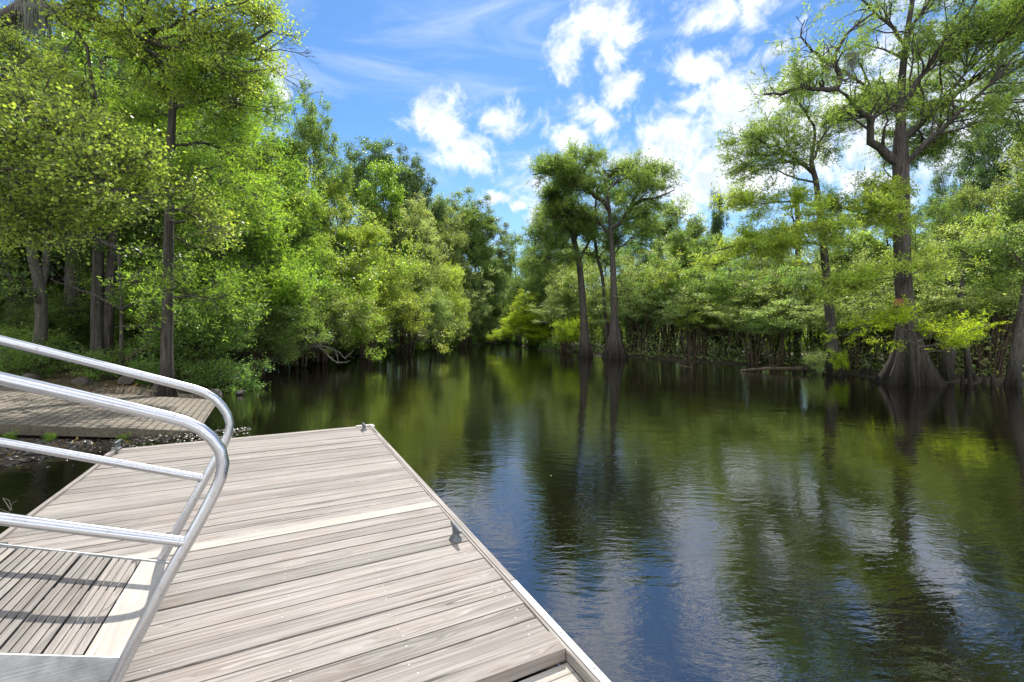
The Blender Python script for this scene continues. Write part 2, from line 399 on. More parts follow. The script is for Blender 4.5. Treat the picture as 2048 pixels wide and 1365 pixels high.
STY = {  # style: leaf size, elongation, leaves per twig, normal spread, twig length, flatness of sprays, lift, leaf material
 'broad': dict(size=.085, el=.62, per=8, nsd=1.0, tw=(.25, .5), flat=.5, lift=.06, sp=.085, mat=LEAF, side=60, droop=.15),
 'maple': dict(size=.095, el=.85, per=7, nsd=.95, tw=(.30, .60), flat=.6, lift=.05, sp=.08, mat=LEAF, side=60, droop=.25),
 'cyp':   dict(size=.12, el=.20, per=13, nsd=.7, tw=(.40, .75), flat=.35, lift=.06, sp=.018, mat=NEEDLE, side=52, droop=.05),
 'pine':  dict(size=.20, el=.12, per=16, nsd=.9, tw=(.25, .5), flat=.8, lift=.35, sp=.03, mat=NEEDLE, side=45, droop=-.1),
}
def foliage(rng, wood, P, L, R, style, n2, n3, n4, l2=(.35, .6), l3=(.3, .5), tr=(.25, 1), tw_tube=True, scale=1.0, lsz=1.0, up2=0., sides=4, flat=None):
    st = STY[style]; fl = st['flat'] if flat is None else flat
    P2, L2, R2 = children(rng, P, L, R, n2, tr, (30, 68), l2, fl, st['lift']+up2, 6, .55, .07)
    P3, L3, R3 = children(rng, P2, L2, R2, n3, (.4, 1), (25, 60), l3, fl, st['lift'], 5, .6, .07, wt=L2**1.2)
    R2 = np.maximum(R2, .010*scale); R3 = np.maximum(R3, .006*scale)
    tubes(wood, P2, R2, sides); tubes(wood, P3, R3, 3)
    allP = P3; 
    i = rng.choice(len(P3), n4, p=L3/L3.sum())
    t = rng.uniform(.3, 1, n4); K = P3.shape[1]; f = t*(K-1.001); a = f.astype(int); fr = (f-a)[:, None]
    pos = P3[i, a]*(1-fr) + P3[i, a+1]*fr; tan = unit(P3[i, a+1]-P3[i, a])
    rv = rng.normal(size=(n4, 3)); rv[:, 2] *= fl; perp = unit(rv - tan*(rv*tan).sum(1, keepdims=True))
    A = np.radians(rng.uniform(10, 60, n4))[:, None]; d = unit(tan*np.cos(A) + perp*np.sin(A)); 
    ln = rng.uniform(*st['tw'], n4)[:, None]*scale
    s = np.linspace(0, 1, 3)[None, :, None]; upv = np.zeros((1, 1, 3)); upv[..., 2] = st['lift']
    P4 = pos[:, None] + (d[:, None]*s + upv*s**2)*ln[:, None]
    if tw_tube: tubes(wood, P4, np.full((n4, 3), .004*scale)*np.array([1, .8, .4]), 3)
    return leafset(rng, P4, ln[:, 0], st['per'], st['size']*lsz, st['el'], st['nsd'], st['sp']*lsz, st['side'], st['droop'])

def trunk_path(rng, H, lean=(0, 0), wig=.03, K=12):
    s = np.linspace(0, 1, K)
    w_ = np.cumsum(rng.normal(size=(K, 2))*wig*H/3, 0); w_ -= w_[0]
    return np.stack([lean[0]*H*s + w_[:, 0]*s, lean[1]*H*s + w_[:, 1]*s, H*s - .3*(1-s)], 1)
def limbs_on(rng, T, TR, n, z0, z1, ln0, ln1, el0, el1, prof, lift=.1, K=7):
    out = []; L = []; R = []
    H = T[-1, 2]; g = rng.uniform(0, 6.28)
    for k in range(n):
        u = (k+.5)/n; z = z0 + (z1-z0)*u
        f = np.interp(z, T[:, 2], np.arange(len(T))); a = min(int(f), len(T)-2)
        p = T[a] + (T[a+1]-T[a])*(f-a); r = np.interp(z, T[:, 2], TR)
        az = g + k*2.399 + rng.normal()*.3
        el = rad(el0 + (el1-el0)*u + rng.normal()*7)
        ln = (ln0 + (ln1-ln0)*u)*prof(u)*rng.uniform(.8, 1.15)
        d = np.array([math.cos(az)*math.cos(el), math.sin(az)*math.cos(el), math.sin(el)])
        s = np.linspace(0, 1, K)[:, None]
        wb = np.cumsum(rng.normal(size=(K, 3))*.045, 0); wb -= wb[0]
        out.append(p + (d*s + np.array([0, 0, lift])*s**2 + wb)*ln); L.append(ln)
        R.append(np.linspace(max(min(r*.55, .035+ln*.018), .012), .01, K))
    return np.array(out), np.array(L), np.array(R)

PROTO = {}
def make_proto(key, build):
    wood, leaves, lm, wm = build()
    root = thing(key, 'x', 'tree'); root.name = key
    t = wood.build('trunk', wm, root, smooth=True); c = leaves.build('crown', lm, root)
    PROTO[key] = root; root['used'] = 0
    return root
def P_tree(seed, style, H=10, spread=3.2, n=14, z0=.28, el=(15, 60), n2=110, n3=620, n4=3000, r=.17, prof=None, lean=(0, 0), lift=.1, tw=True, lsz=1.0, bark=None, wig=.03):
    def b():
        rng = np.random.default_rng(seed); wood = Geo(); leaves = Geo()
        T = trunk_path(rng, H, lean, wig); TR = np.interp(T[:, 2]/H, [-1, 0, .06, .5, 1], [r*1.7, r*1.5, r, r*.6, r*.1])
        tubes(wood, T, TR, 10)
        P, L, R = limbs_on(rng, T, TR, n, H*z0, H*.97, spread, spread*.6, el[0], el[1], prof or (lambda u: math.sin(math.pi*(.2+.63*u))**.6), lift)
        tubes(wood, P, R, 6)
        V, Q = foliage(rng, wood, P, L, R, style, n2, n3, n4, tw_tube=tw, lsz=lsz)
        leaves.add(V, Q); return wood, leaves, STY[style]['mat'], bark or BARK
    return b
def P_shrub(seed, style='broad', H=7, ns=8, out=2.2, n2=90, n3=500, n4=2400, r=.055, t0=.3, lsz=1.0, hang=0.0, l2=(.22, .42)):
    def b():
        rng = np.random.default_rng(seed); wood = Geo(); leaves = Geo(); st = []
        for k in range(ns):
            az = k*2.399 + rng.normal()*.4; o = out*rng.uniform(.35, 1.1); h = H*rng.uniform(.72, 1.0)
            s = np.linspace(0, 1, 9)[:, None]
            wb = np.cumsum(rng.normal(size=(9, 3))*.035, 0)*h*.5; wb -= wb[0]
            b0 = np.array([math.cos(az), math.sin(az), 0])*rng.uniform(.05, .4)
            st.append(b0 + wb*s + np.array([math.cos(az), math.sin(az), 0])*o*s**1.5 + np.array([0, 0, 1])*(h*s - hang*h*s**3) - np.array([0, 0, .2])*(1-s))
        P = np.array(st); L = np.full(ns, H*.8); R = np.linspace(1, .2, 9)[None]*r*rng.uniform(.6, 1.2, ns)[:, None]
        tubes(wood, P, R, 6)
        V, Q = foliage(rng, wood, P, L, R, style, n2, n3, n4, l2=l2, tr=(t0, 1), lsz=lsz, tw_tube=False)
        leaves.add(V, Q); return wood, leaves, STY[style]['mat'], BARK
    return b
make_proto('p_broad1', P_tree(1, 'broad', H=14, r=.22, spread=4.6, z0=.16, n=26, n2=300, n3=1700, n4=7500, lsz=1.35))
make_proto('p_broad2', P_tree(2, 'broad', H=13, r=.2, spread=5.0, n=24, z0=.14, n2=300, n3=1700, n4=7500, lsz=1.35, lean=(.04, .02)))
make_proto('p_broad3', P_tree(3, 'maple', spread=2.8, n=20, z0=.2, n2=240, n3=1500, n4=7000, lsz=1.1))
make_proto('p_cypress', P_tree(4, 'cyp', spread=2.6, n=34, z0=.12, el=(0, 30), n2=330, n3=1700, n4=7000, lsz=1.2, prof=lambda u: 1.15-.6*u, bark=BARKC, lift=.05))
make_proto('p_round', P_tree(14, 'broad', H=16, r=.26, spread=5.2, n=24, z0=.42, n2=300, n3=1700, n4=7500, lsz=1.7, el=(5, 65), prof=lambda u: math.sin(math.pi*(.28+.5*u))**.5))
make_proto('p_pine', P_tree(5, 'pine', spread=3.0, n=20, z0=.3, el=(5, 55), n2=200, n3=800, n4=5000))
make_proto('p_shrub1', P_shrub(6, ns=12, t0=.1, n2=170, n3=900, n4=4000)); make_proto('p_shrub2', P_shrub(7, H=7, ns=14, out=1.5, t0=.14, n2=170, n3=900, n4=3800))
make_proto('p_shrub3', P_shrub(8, 'maple', ns=11, out=2.8, t0=.12, hang=.25, n2=170, n3=1000, n4=5200))
make_proto('p_arch', P_shrub(9, 'broad', H=6.5, ns=9, out=4.0, t0=.22, hang=.45, n2=200, n3=1300, n4=7000))
make_proto('p_drape', P_shrub(19, 'broad', H=9, ns=13, out=4.2, t0=.3, hang=.8, n2=220, n3=1400, n4=7500))
make_proto('p_thin1', P_shrub(10, 'broad', H=8, ns=13, out=1.3, t0=.5, n2=120, n3=560, n4=2500, r=.055, l2=(.15, .3)))
make_proto('p_thin2', P_shrub(11, 'broad', H=8, ns=10, out=1.8, t0=.47, n2=120, n3=560, n4=2500, r=.055, l2=(.15, .3)))
make_proto('p_low', P_shrub(12, 'broad', H=1.6, ns=9, out=.9, t0=.15, n2=50, n3=220, n4=700, r=.015, lsz=.9))
make_proto('p_lowcyp', P_shrub(13, 'cyp', H=3.2, ns=6, out=1.5, t0=.15, n2=60, n3=280, n4=1300, r=.03, hang=.2))
DIM = {'p_round': (17.2, 10.8), 'p_broad1': (15, 9.6), 'p_broad2': (14, 10.2), 'p_broad3': (10, 5.8), 'p_cypress': (10, 5.8), 'p_pine': (10, 6.6), 'p_shrub1': (7, 5.6), 'p_shrub2': (7, 4.6),
       'p_shrub3': (6, 6.6), 'p_arch': (5.2, 9.5), 'p_drape': (4.2, 9.6), 'p_thin1': (8, 3.6), 'p_thin2': (8, 4.4), 'p_low': (1.6, 2.4), 'p_lowcyp': (2.9, 4.2)}
GREEN = dict(mid=(.125, .205, .062), yel=(.235, .315, .075), dark=(.07, .125, .055), olive=(.175, .235, .09), bright=(.165, .27, .050), pale=(.24, .31, .15), cypr=(.135, .205, .068), blue=(.105, .165, .10), lime=(.27, .36, .03))
rs = random.Random(5)
def place(key, name, X, Y, z, H, W, col, label, cat='tree', group=None, rz=None):
    src = PROTO[key]; dh, dw = DIM[key]
    if not src['used']: r = src; kids = list(src.children)
    else:
        r = src.copy(); C.objects.link(r); kids = []
        for ch in [c for c in src.children]:
            c = ch.copy(); C.objects.link(c); c.parent = r; kids.append(c)
        if 'group' in r: del r['group']
    src['used'] = src['used'] + 1
    r.name = name; r.location = (X, Y, z); r.rotation_euler = (0, 0, rs.uniform(0, 6.28) if rz is None else rz)
    r.scale = (W/dw, W/dw, H/dh); tag(r, label, cat, group)
    c = GREEN[col]; j = rs.uniform(.88, 1.12); k = rs.uniform(.92, 1.08)
    for o in kids:
        if o.name.startswith('crown'): o.color = (c[0]*j*k, c[1]*j, c[2]*j/k, 1)
    return r
def place_px(key, name, x, Y, top, wpx, col, label, z=.3, **k):
    H = CAMZ + (HZ-top)/F*Y - z
    return place(key, name, (x-1024)/F*Y, Y, z, H, wpx/F*Y, col, label, **k)

# ------------------------------------------------------------------ ground and water
LS = [(-7.3, -40), (-7.4, 2), (-7.5, 6.8), (-6.9, 8.2), (-6.9, 9), (-8.4, 12.6), (-10.2, 15.5), (-13, 20), (-13.6, 25), (-11.2, 33), (-8.2, 41), (-5.4, 50), (-3.8, 56), (-2.6, 62), (-1.4, 65)]
RS = [(-.2, 65), (.6, 60), (1.2, 50), (3.6, 38.5), (6.2, 33.5), (8.0, 31.0), (10.5, 27.2), (13.0, 23.0), (14.6, 20.2), (14.4, 18.0), (17.6, 15.8), (21, 9), (24, 0), (26, -40)]
POLY = np.array(LS + RS, float)
def river_sd(X, Y):
    """positive on land"""
    x = X.ravel(); y = Y.ravel(); d = np.full(x.shape, 1e9); ins = np.zeros(x.shape, bool)
    n = len(POLY)
    for i in range(n):
        a = POLY[i]; b = POLY[(i+1) % n]; e = b-a
        t = np.clip(((x-a[0])*e[0] + (y-a[1])*e[1])/(e@e), 0, 1)
        d = np.minimum(d, np.hypot(x-a[0]-t*e[0], y-a[1]-t*e[1]))
        c = ((a[1] > y) != (b[1] > y)) & (x < (b[0]-a[0])*(y-a[1])/((b[1]-a[1]) + 1e-12) + a[0])
        ins ^= c
    return np.where(ins, -d, d).reshape(X.shape)
def gz(X, Y):
    X = np.asarray(X, float); Y = np.asarray(Y, float)
    sd = river_sd(X, Y)
    left = np.clip((2 - X)/6, 0, 1)
    top = .22 + .75*left
    sc = 4.5
    h = np.where(sd > 0, top*(1-np.exp(-np.maximum(sd, 0)/sc)), np.maximum(sd*.35, -1.6))
    h = h + np.where(sd > .4, .07*np.sin(X*1.9+Y*.7)*np.sin(Y*1.3-X*.4) + .05*np.sin(X*4.1)*np.sin(Y*3.7), 0)
    qx = X + 6.2; qy = Y - 9.0; tt = -(.88*qx + .474*qy); ww = -.474*qx + .88*qy
    m = (ww > -1.5) & (ww < 4.6) & (tt > -2.5) & (tt < 12)
    h = np.where(m, np.minimum(h, .145*tt - .25), h)
    return h + .015
def gzz(x, y): return float(gz(np.array([x]), np.array([y]))[0])
xs = np.concatenate([np.linspace(-900, -60, 12), np.arange(-55, 55, .45), np.linspace(60, 900, 12)])
ys = np.concatenate([np.linspace(-500, -14, 8), np.arange(-10, 75, .45), np.linspace(78, 130, 14), np.linspace(150, 1500, 12)])
GX, GY = np.meshgrid(xs, ys)
g = Geo(); ny, nx = GX.shape; idx = np.arange(ny*nx).reshape(ny, nx)
g.add(np.stack([GX, GY, gz(GX, GY)], -1).reshape(-1, 3), np.stack([idx[:-1, :-1], idx[:-1, 1:], idx[1:, 1:], idx[1:, :-1]], -1).reshape(-1, 4))
tag(g.build('ground', SOIL, smooth=True), kind='structure')
g = Geo(); g.add([(-900, -500, 0), (900, -500, 0), (900, 1500, 0), (-900, 1500, 0)], [(0, 1, 2, 3)])
tag(g.build('river_water', WATER), kind='structure')

# ------------------------------------------------------------------ dock.  a runs along the dock, b across it
u = np.array([-.452, .892, 0]); v = np.array([.892, .452, 0]); zz = np.array([0, 0, 1.])
def ab(a, b, z): return u*a + v*b + zz*z
dock = thing('floating_dock', 'weathered grey wooden floating dock lying on the dark water', 'dock', tuple(ab(3, -.3, 0)))
def dockbuild(g, name, mats, **k):
    o = g.build(name, mats, **k); o.parent = dock; o.matrix_parent_inverse = Matrix.Translation(dock.location).inverted(); return o
rng = np.random.default_rng(11)
g = Geo(); step = .1449; A0 = 1.87; k = 0; NAILS = []
B0, B1 = -1.86, 1.243
while A0 + k*step < 7.58:
    a0 = A0 + k*step; wdt = step - rng.uniform(.007, .015)
    if k == 0: wdt = step-.004
    att = rng.random()*.98
    if k == 14: att = 1.8
    z = DECK + rng.normal()*.0016 + (.012 if k == 0 else 0)
    tilt = rng.normal()*.006
    ax1 = unit(u + zz*tilt); ax2 = unit(zz - u*tilt)
    sk = unit(v + u*rng.normal()*.0012 + zz*rng.normal()*.0005)
    e0 = rng.uniform(-.004, .004)
    th = .019 if k else .03
    # bevelled board top: main box plus UVs
    g.box(ab(a0+wdt/2, (B0+B1)/2 + e0, z-th), (sk, ax1, ax2), ((B1-B0)/2, wdt/2, th), 0, att, (rng.uniform(0, 60), rng.uniform(0, 60)))
    for bn in (-1.75, -.55, .02, .55, 1.16):
        for aa in (.25, .75):
            if rng.random() < .6: NAILS.append((a0 + wdt*aa + rng.normal()*.006, bn + rng.normal()*.012, z))
    k += 1
# newer boards at the near end, set lower
k = 0
while A0 - (k+1)*step > -1.2:
    a1 = A0 - k*step - .012; wdt = step-.008
    g.box(ab(a1-wdt/2, (B0+B1)/2 + .0, DECK-.05-.019), (v, u, zz), ((B1-B0)/2, wdt/2, .019), 0, 1.5+rng.random()*.45, (rng.uniform(0, 60), rng.uniform(0, 60)))
    for aa in (.3, .7): NAILS.append((a1 - wdt*aa, 1.17, DECK-.05)); 
    k += 1
for (a_, b_, z_) in NAILS:
    r_ = .0052; th = np.arange(6)*math.pi/3
    V = [ab(a_ + r_*math.cos(t), b_ + r_*math.sin(t), z_+.0016) for t in th] + [ab(a_, b_, z_+.0026)]
    g.add(V, [(i, (i+1) % 6, 6, 6) for i in range(6)], 1)
dockbuild(g, 'decking', [WOOD, WHITE])
# frame below
g = Geo()
for bb in (-1.8, -.6, .5, 1.18): g.box(ab(3.1, bb, DECK-.16), (u, v, zz), (4.4, .03, .09), 0, .2, (0, bb*7))
g.box(ab(7.52, -.3, DECK-.16), (v, u, zz), (1.5, .03, .088), 0, .3, (5, 2))
dockbuild(g, 'joist_frame', WOOD)
g = Geo()
for aa in (0, 2.2, 4.4, 6.6): g.box(ab(aa, -.3, DECK-.36), (v, u, zz), (1.45, .55, .12))
dockbuild(g, 'float', RUBBER)
# right edge: thin wooden strip and rub rail
g = Geo(); g.box(ab(3.2, 1.2535, DECK-.02), (u, v, zz), (4.38, .0075, .026), 0, .6, (3, 11)); dockbuild(g, 'edge_strip', WOOD)
g = Geo()
g.box(ab(5.05, 1.285, DECK-.06), (u, v, zz), (2.52, .0195, .071), 0, .93, (9, 23)); g.box(ab(-.1, 1.285, DECK-.06), (u, v, zz), (2.62, .0200, .072), 1, .9, (2, 31))
for aa in np.arange(.3, 2.5, .28):
    c = ab(aa, 1.287, DECK+.0125); th = np.arange(8)*math.pi/4
    g.add([c + u*.006*math.cos(t) + v*.006*math.sin(t) for t in th] + [c + zz*.002], [(i, (i+1) % 8, 8, 8) for i in range(8)], 2)
dockbuild(g, 'rub_rail', [WOOD, WHITE, IRON])
g = Geo(); g.box(ab(3.2, -1.882, DECK-.05), (u, v, zz), (4.36, .0195, .068), 0, .5, (4, 40)); g.box(ab(7.30, -1.88, DECK+.035), (u, v, zz), (.22, .022, .018), 0, .9, (4, 44))
dockbuild(g, 'left_edge_board', WOOD)
g = Geo(); g.box(ab(7.592, -.3, DECK-.07), (v, u, zz), (1.56, .0115, .065), 0, .8, (1, 50)); dockbuild(g, 'end_board', WOOD)
g = Geo(); g.box(ab(7.60, 1.19, DECK+.012), (v, u, zz), (.125, .035, .012)); g.box(ab(7.52, 1.303, DECK+.012), (u, v, zz), (.06, .026, .0125)); dockbuild(g, 'corner_cap', WHITE)
# cleats
def cleat(a_, b_, z_, rot=0.0):
    g = Geo(); du = u*math.cos(rot) + v*math.sin(rot); dv = -u*math.sin(rot) + v*math.cos(rot); c = ab(a_, b_, z_)
    th = np.arange(20)*2*math.pi/20
    def ring(z, rx, ry): return np.array([c + du*rx*math.cos(t) + dv*ry*math.sin(t) + zz*z for t in th])
    prof = [(0, .060, .042), (.011, .060, .042), (.016, .050, .034), (.030, .038, .026), (.056, .034, .023), (.074, .044, .025), (.088, .042, .022)]
    V = np.concatenate([ring(*p) for p in prof]); Q = []
    for i in range(len(prof)-1):
        for j in range(20): Q.append((i*20+j, i*20+(j+1) % 20, (i+1)*20+(j+1) % 20, (i+1)*20+j))
    g.add(V, Q)
    s = np.linspace(-1, 1, 15)
    P = np.array([c + du*.106*x + zz*(.088 + .008*abs(x)**2) for x in s])
    R = .0185*(1-.5*np.abs(s)**2.2); R[0] = R[-1] = .004
    tubes(g, P, R, 12, cap=True)
    return dockbuild(g, 'cleat', IRON, smooth=True)
cleat(3.23, 1.165, DECK); cleat(7.33, 1.14, DECK); cleat(7.40, -1.85, DECK+.053); 
# bracket plate on the left edge, with bolts and guide pipe
g = Geo(); ca, cb = 4.19, -1.80
g.box(ab(4.16, -1.855, DECK+.014), (u, v, zz), (.47, .075, .006)); g.box(ab(4.16, -1.927, DECK-.07), (u, v, zz), (.47, .006, .08))
for aa in (3.78, 4.50):
    c = ab(aa, -1.84, DECK+.02)
    tubes(g, np.array([c, c+zz*.014]), np.array([.016, .016]), 6, cap=True); tubes(g, np.array([c+zz*.012, c+zz*.032]), np.array([.008, .008]), 8, cap=True)
dockbuild(g, 'pile_bracket', IRON)
g = Geo()
th = np.linspace(0, 2*math.pi, 25); P = np.array([ab(4.08 + .17*math.cos(t), -2.11 + .17*math.sin(t), DECK+.02) for t in th]); tubes(g, P, np.full(25, .022), 10)
dockbuild(g, 'guide_hoop', IRON, smooth=True)

# ------------------------------------------------------------------ gangway
TH = rad(20.0); gd = v*(-math.cos(TH)) + zz*math.sin(TH)         # uphill
gn = v*math.sin(TH) + zz*math.cos(TH)                             # surface normal
GA0, GA1, GB, GZ = 2.516, 3.417, -.612, DECK+.150
def gp(s, a, n=0.): return ab(a, GB, GZ) + gd*s + gn*n
gang = thing('gangway', 'aluminium gangway with grooved wooden slats and tube handrails sloping down onto the dock', 'gangway', tuple(gp(0, (GA0+GA1)/2, -.2)))
def gbuild(g, name, mats, **k):
    o = g.build(name, mats, **k); o.parent = gang; o.matrix_parent_inverse = Matrix.Translation(gang.location).inverted(); return o
LEN = 5.2
g = Geo(); bw = .1405; s = .0; k = 0
while s < LEN:
    w_ = bw - rng.uniform(.010, .015)
    if k == 0:
        g.box(gp(s+.0705, (GA0+GA1)/2, -.014), (u, gd, gn), ((GA1-GA0)/2-.012, .0685, .0145), 0, 1.93, (3.3, 1.2)); s += .1405+.006; k += 1; continue
    tw = rng.normal()*.004; att = rng.random()*.98
    off = (rng.uniform(0, 60), rng.uniform(0, 60))
    nr = 4; gap = .0065; rw = (w_-gap*(nr-1))/nr
    ss = unit(u + gd*rng.normal()*.004)
    for j in range(nr):   # ribs of a grooved board
        g.box(gp(s + rw*(j+.5) + gap*j, (GA0+GA1)/2, -.0135+tw), (ss, gd, gn), ((GA1-GA0)/2-.014-rng.uniform(0, .004), rw/2, .013), 0, att, (off[0], off[1]+j*.03))
    g.box(gp(s + w_/2, (GA0+GA1)/2, -.0235+tw), (ss, gd, gn), ((GA1-GA0)/2-.015, w_/2, .008), 0, att, (off[0]+9, off[1]+.3))
    s += bw; k += 1
gbuild(g, 'slats', WOOD)
g = Geo()
for (aa, sg) in ((GA0, 1), (GA1, -1)):
    g.box(gp(LEN/2, aa, -.085), (gd, u, gn), (LEN/2, .004, .0925))
    g.box(gp(LEN/2, aa+sg*.018, -.175), (gd, u, gn), (LEN/2, .016, .004))
g.box(gp(-.003, (GA0+GA1)/2, -.085), (u, gd, gn), ((GA1-GA0)/2-.0045, .003, .0925))
for s_ in np.arange(.5, LEN, .6): g.box(gp(s_, (GA0+GA1)/2, -.11), (u, gd, gn), ((GA1-GA0)/2-.005, .025, .05))
gbuild(g, 'side_frame', PANEL)
def on_plane(x, y, a0):
    r = np.array([(x-1024)/F, 1, -(y-HZ)/F]); t = a0/(r@u); return np.array([0, 0, CAMZ]) + r*t
TR_ = .0255
def rail(pxs, a0, ext):
    P = [on_plane(x, y, a0) for x, y in pxs]
    first = P[0] + gd*ext
    P = smooth_path(np.array([first] + P), 90, 2)
    g = Geo(); tubes(g, P, np.full(len(P), TR_), 20, cap=True); return g
an, af = GA0-.031, GA1+.031
gbuild(rail([(0, 757), (352, 837), (394.8, 853.2), (416.8, 869.3), (434.4, 888.3), (446, 910.3), (447.5, 930.8), (443.9, 951.3), (435.8, 971.8), (401.4, 1040), (328.9, 1165), (295.2, 1235), (261.5, 1297), (222, 1380)], an, 4.0), 'near_handrail', ALU, smooth=True)
gbuild(rail([(0, 680.6), (385, 776.5), (413, 786.3), (437.3, 803.3), (454.5, 826.4), (461.4, 848), (457, 869.3), (449, 888.3), (412.4, 954.3), (368.4, 1034.8), (322, 1122), (300, 1165)], af, 3.4), 'far_handrail', ALU, smooth=True)
for (p0, p1, a0, e, nm) in (((0, 1037.7), (372, 1084.5), an, 3.6, 'near_lower_rail'), ((0, 884.5), (410, 957.5), af, 3.0, 'far_lower_rail')):
    A_, B_ = on_plane(*p0, a0), on_plane(*p1, a0); g = Geo()
    P = resample(np.array([A_ + gd*e, A_, B_]), 8)[0]; tubes(g, P, np.full(8, TR_*.92), 18, cap=True); wd_ = P[-1]-P[-2]; wd_ /= np.linalg.norm(wd_); tubes(g, np.array([P[-1]-wd_*.034, P[-1]-wd_*.030, P[-1]-wd_*.026]), np.array([TR_*.9, TR_*1.12, TR_*.9]), 18); gbuild(g, nm, ALU, smooth=True)
# posts further up the gangway (beyond the left of the frame)
for s_ in (2.6, 4.6):
    for aa in (an, af):
        g = Geo(); c = gp(s_, aa, -.12); tubes(g, np.array([c, c + gn*.3, c + gn*.86]), np.full(3, TR_*.9), 14, cap=True); gbuild(g, 'rail_post', ALU, smooth=True)
# roller under the foot
g = Geo(); c = gp(.03, GA0+.03, -.145)
tubes(g, np.array([c - u*.02, c + u*.16]), np.array([.05, .05]), 20, cap=True); gbuild(g, 'foot_roller', RUBBER, smooth=True)
g = Geo(); tubes(g, np.array([c - u*.034, c - u*.018]), np.array([.03, .03]), 14, cap=True); g.box(c + gd*.03 - u*.04, (gd, u, gn), (.05, .004, .045)); gbuild(g, 'roller_bracket', IRON)

# ------------------------------------------------------------------ boat ramp, rocks, gravel
rd = unit(np.array([-.88, -.474, 0])); rp = np.array([-.474, .88, 0]); rp = rp/np.linalg.norm(rp)
R0 = np.array([-6.2, 9.0, 0]); sl_ = .145; RW = 4.4
g = Geo(); t0, t1 = -3.0, 12.0
def rpt(t, w_, dz=0): return R0 + rd*t + rp*w_ + zz*(sl_*t + dz)
NS = 40
for i in range(NS):
    ta = t0 + (t1-t0)*i/NS; tb = t0 + (t1-t0)*(i+1)/NS
    for j in range(8):
        wa, wb_ = RW*j/8, RW*(j+1)/8
        g.add([rpt(ta, wa), rpt(tb, wa), rpt(tb, wb_), rpt(ta, wb_)], [(0, 1, 2, 3)], 0, [(ta, wa), (tb, wa), (tb, wb_), (ta, wb_)])
rngr = np.random.default_rng(3)
jag = rngr.normal(size=NS+1)*.015
for i in range(NS):
    ta = t0 + (t1-t0)*i/NS; tb = t0 + (t1-t0)*(i+1)/NS
    for w_, s_ in ((0, -1), (RW, 1)):
        g.add([rpt(ta, w_), rpt(tb, w_), rpt(tb, w_+s_*jag[i+1], -.17), rpt(ta, w_+s_*jag[i], -.17)], [(0, 1, 2, 3) if s_ < 0 else (3, 2, 1, 0)], 1, np.zeros((4, 2)))
g.add([rpt(t1, 0), rpt(t1, RW), rpt(t1, RW, -.17), rpt(t1, 0, -.17)], [(0, 1, 2, 3)], 1, np.zeros((4, 2)))
bme = g.build('boat_ramp', [CONC, CONCSIDE]); tag(bme, 'grooved tan concrete boat ramp slab sloping into the river behind the handrail', 'boat ramp')
def rock_mesh(name, seed, m, sc=(1, .8, .55)):
    import bmesh
    bm = bmesh.new(); bmesh.ops.create_icosphere(bm, subdivisions=3, radius=1)
    r = random.Random(seed); dirs = [(Vector((r.gauss(0, 1), r.gauss(0, 1), r.gauss(0, 1))).normalized(), r.uniform(.62, .95)) for _ in range(13)]
    for vt in bm.verts:
        p = vt.co.copy()
        for d_, h in dirs:
            k_ = p.dot(d_)
            if k_ > h: p -= d_*(k_-h)
        vt.co = Vector((p.x*sc[0], p.y*sc[1], p.z*sc[2]))*(1 + r.gauss(0, .012))
    me = D.meshes.new(name); bm.to_mesh(me); bm.free(); me.materials.append(m); return me
RM = [rock_mesh('rock', i, ROCK) for i in range(4)]
rocks = [(-8.9, 13.6, .34, 'rounded grey rock nearest the water at the far side of the boat ramp'), (-9.5, 13.4, .28, 'small tan rock wedged beside the rounded grey rock'), (-10.2, 13.2, .36, 'flat brown rock at the tree foot behind the ramp'),
         (-11.0, 13.0, .42, 'broad pale rock in the middle of the row behind the ramp'), (-11.9, 12.6, .34, 'dark squat rock left of the broad pale rock'), (-12.8, 12.1, .40, 'large rock at the left end of the row behind the ramp'), (-8.3, 13.9, .2, 'small wet rock at the waterline beyond the ramp tip'), (-9.9, 13.9, .26, 'rock half hidden in leaves behind the row')]
for i, (x, y, s_, lb) in enumerate(rocks):
    o = D.objects.new('rock', RM[i % 4]); C.objects.link(o); o.location = (x, y, max(gzz(x, y), sl_*0)+s_*.25); o.scale = (s_*.72,)*3; o.rotation_euler = (.1*i, .2, i*1.7); tag(o, lb, 'rock', 'rocks along the boat ramp')
# gravel: uncountable small wet stones on the shore between ramp and water
def stones(n, fx, seed, mats, name, smin, smax, **k):
    r = np.random.default_rng(seed); g = Geo()
    me = rock_mesh('tmp', 5, ROCK); bv = np.array([vv.co[:] for vv in me.vertices])
    # coarse stone: use an octahedron-like lump
    base = np.array([(1, 0, 0), (.3, .9, .1), (-.9, .3, -.1), (-.3, -.9, 0), (.6, -.6, .1), (0, .1, .8), (.1, 0, -.7)])
    F_ = [(0, 1, 5), (1, 2, 5), (2, 3, 5), (3, 4, 5), (4, 0, 5), (1, 0, 6), (2, 1, 6), (3, 2, 6), (4, 3, 6), (0, 4, 6)]
    for _ in range(n):
        p = fx(r); s_ = r.uniform(smin, smax); an_ = r.uniform(0, 6.28); c_, s2 = math.cos(an_), math.sin(an_)
        B = base*(1 + r.normal(size=base.shape)*.18)*np.array([1, .75, .5])*s_
        B = np.stack([B[:, 0]*c_-B[:, 1]*s2, B[:, 0]*s2+B[:, 1]*c_, B[:, 2]], 1)
        g.add(B + p, [(a, b, c, c) for a, b, c in F_], int(r.random() < .35))
    o = g.build(name, mats, smooth=False); tag(o, kind='stuff', **k); return o
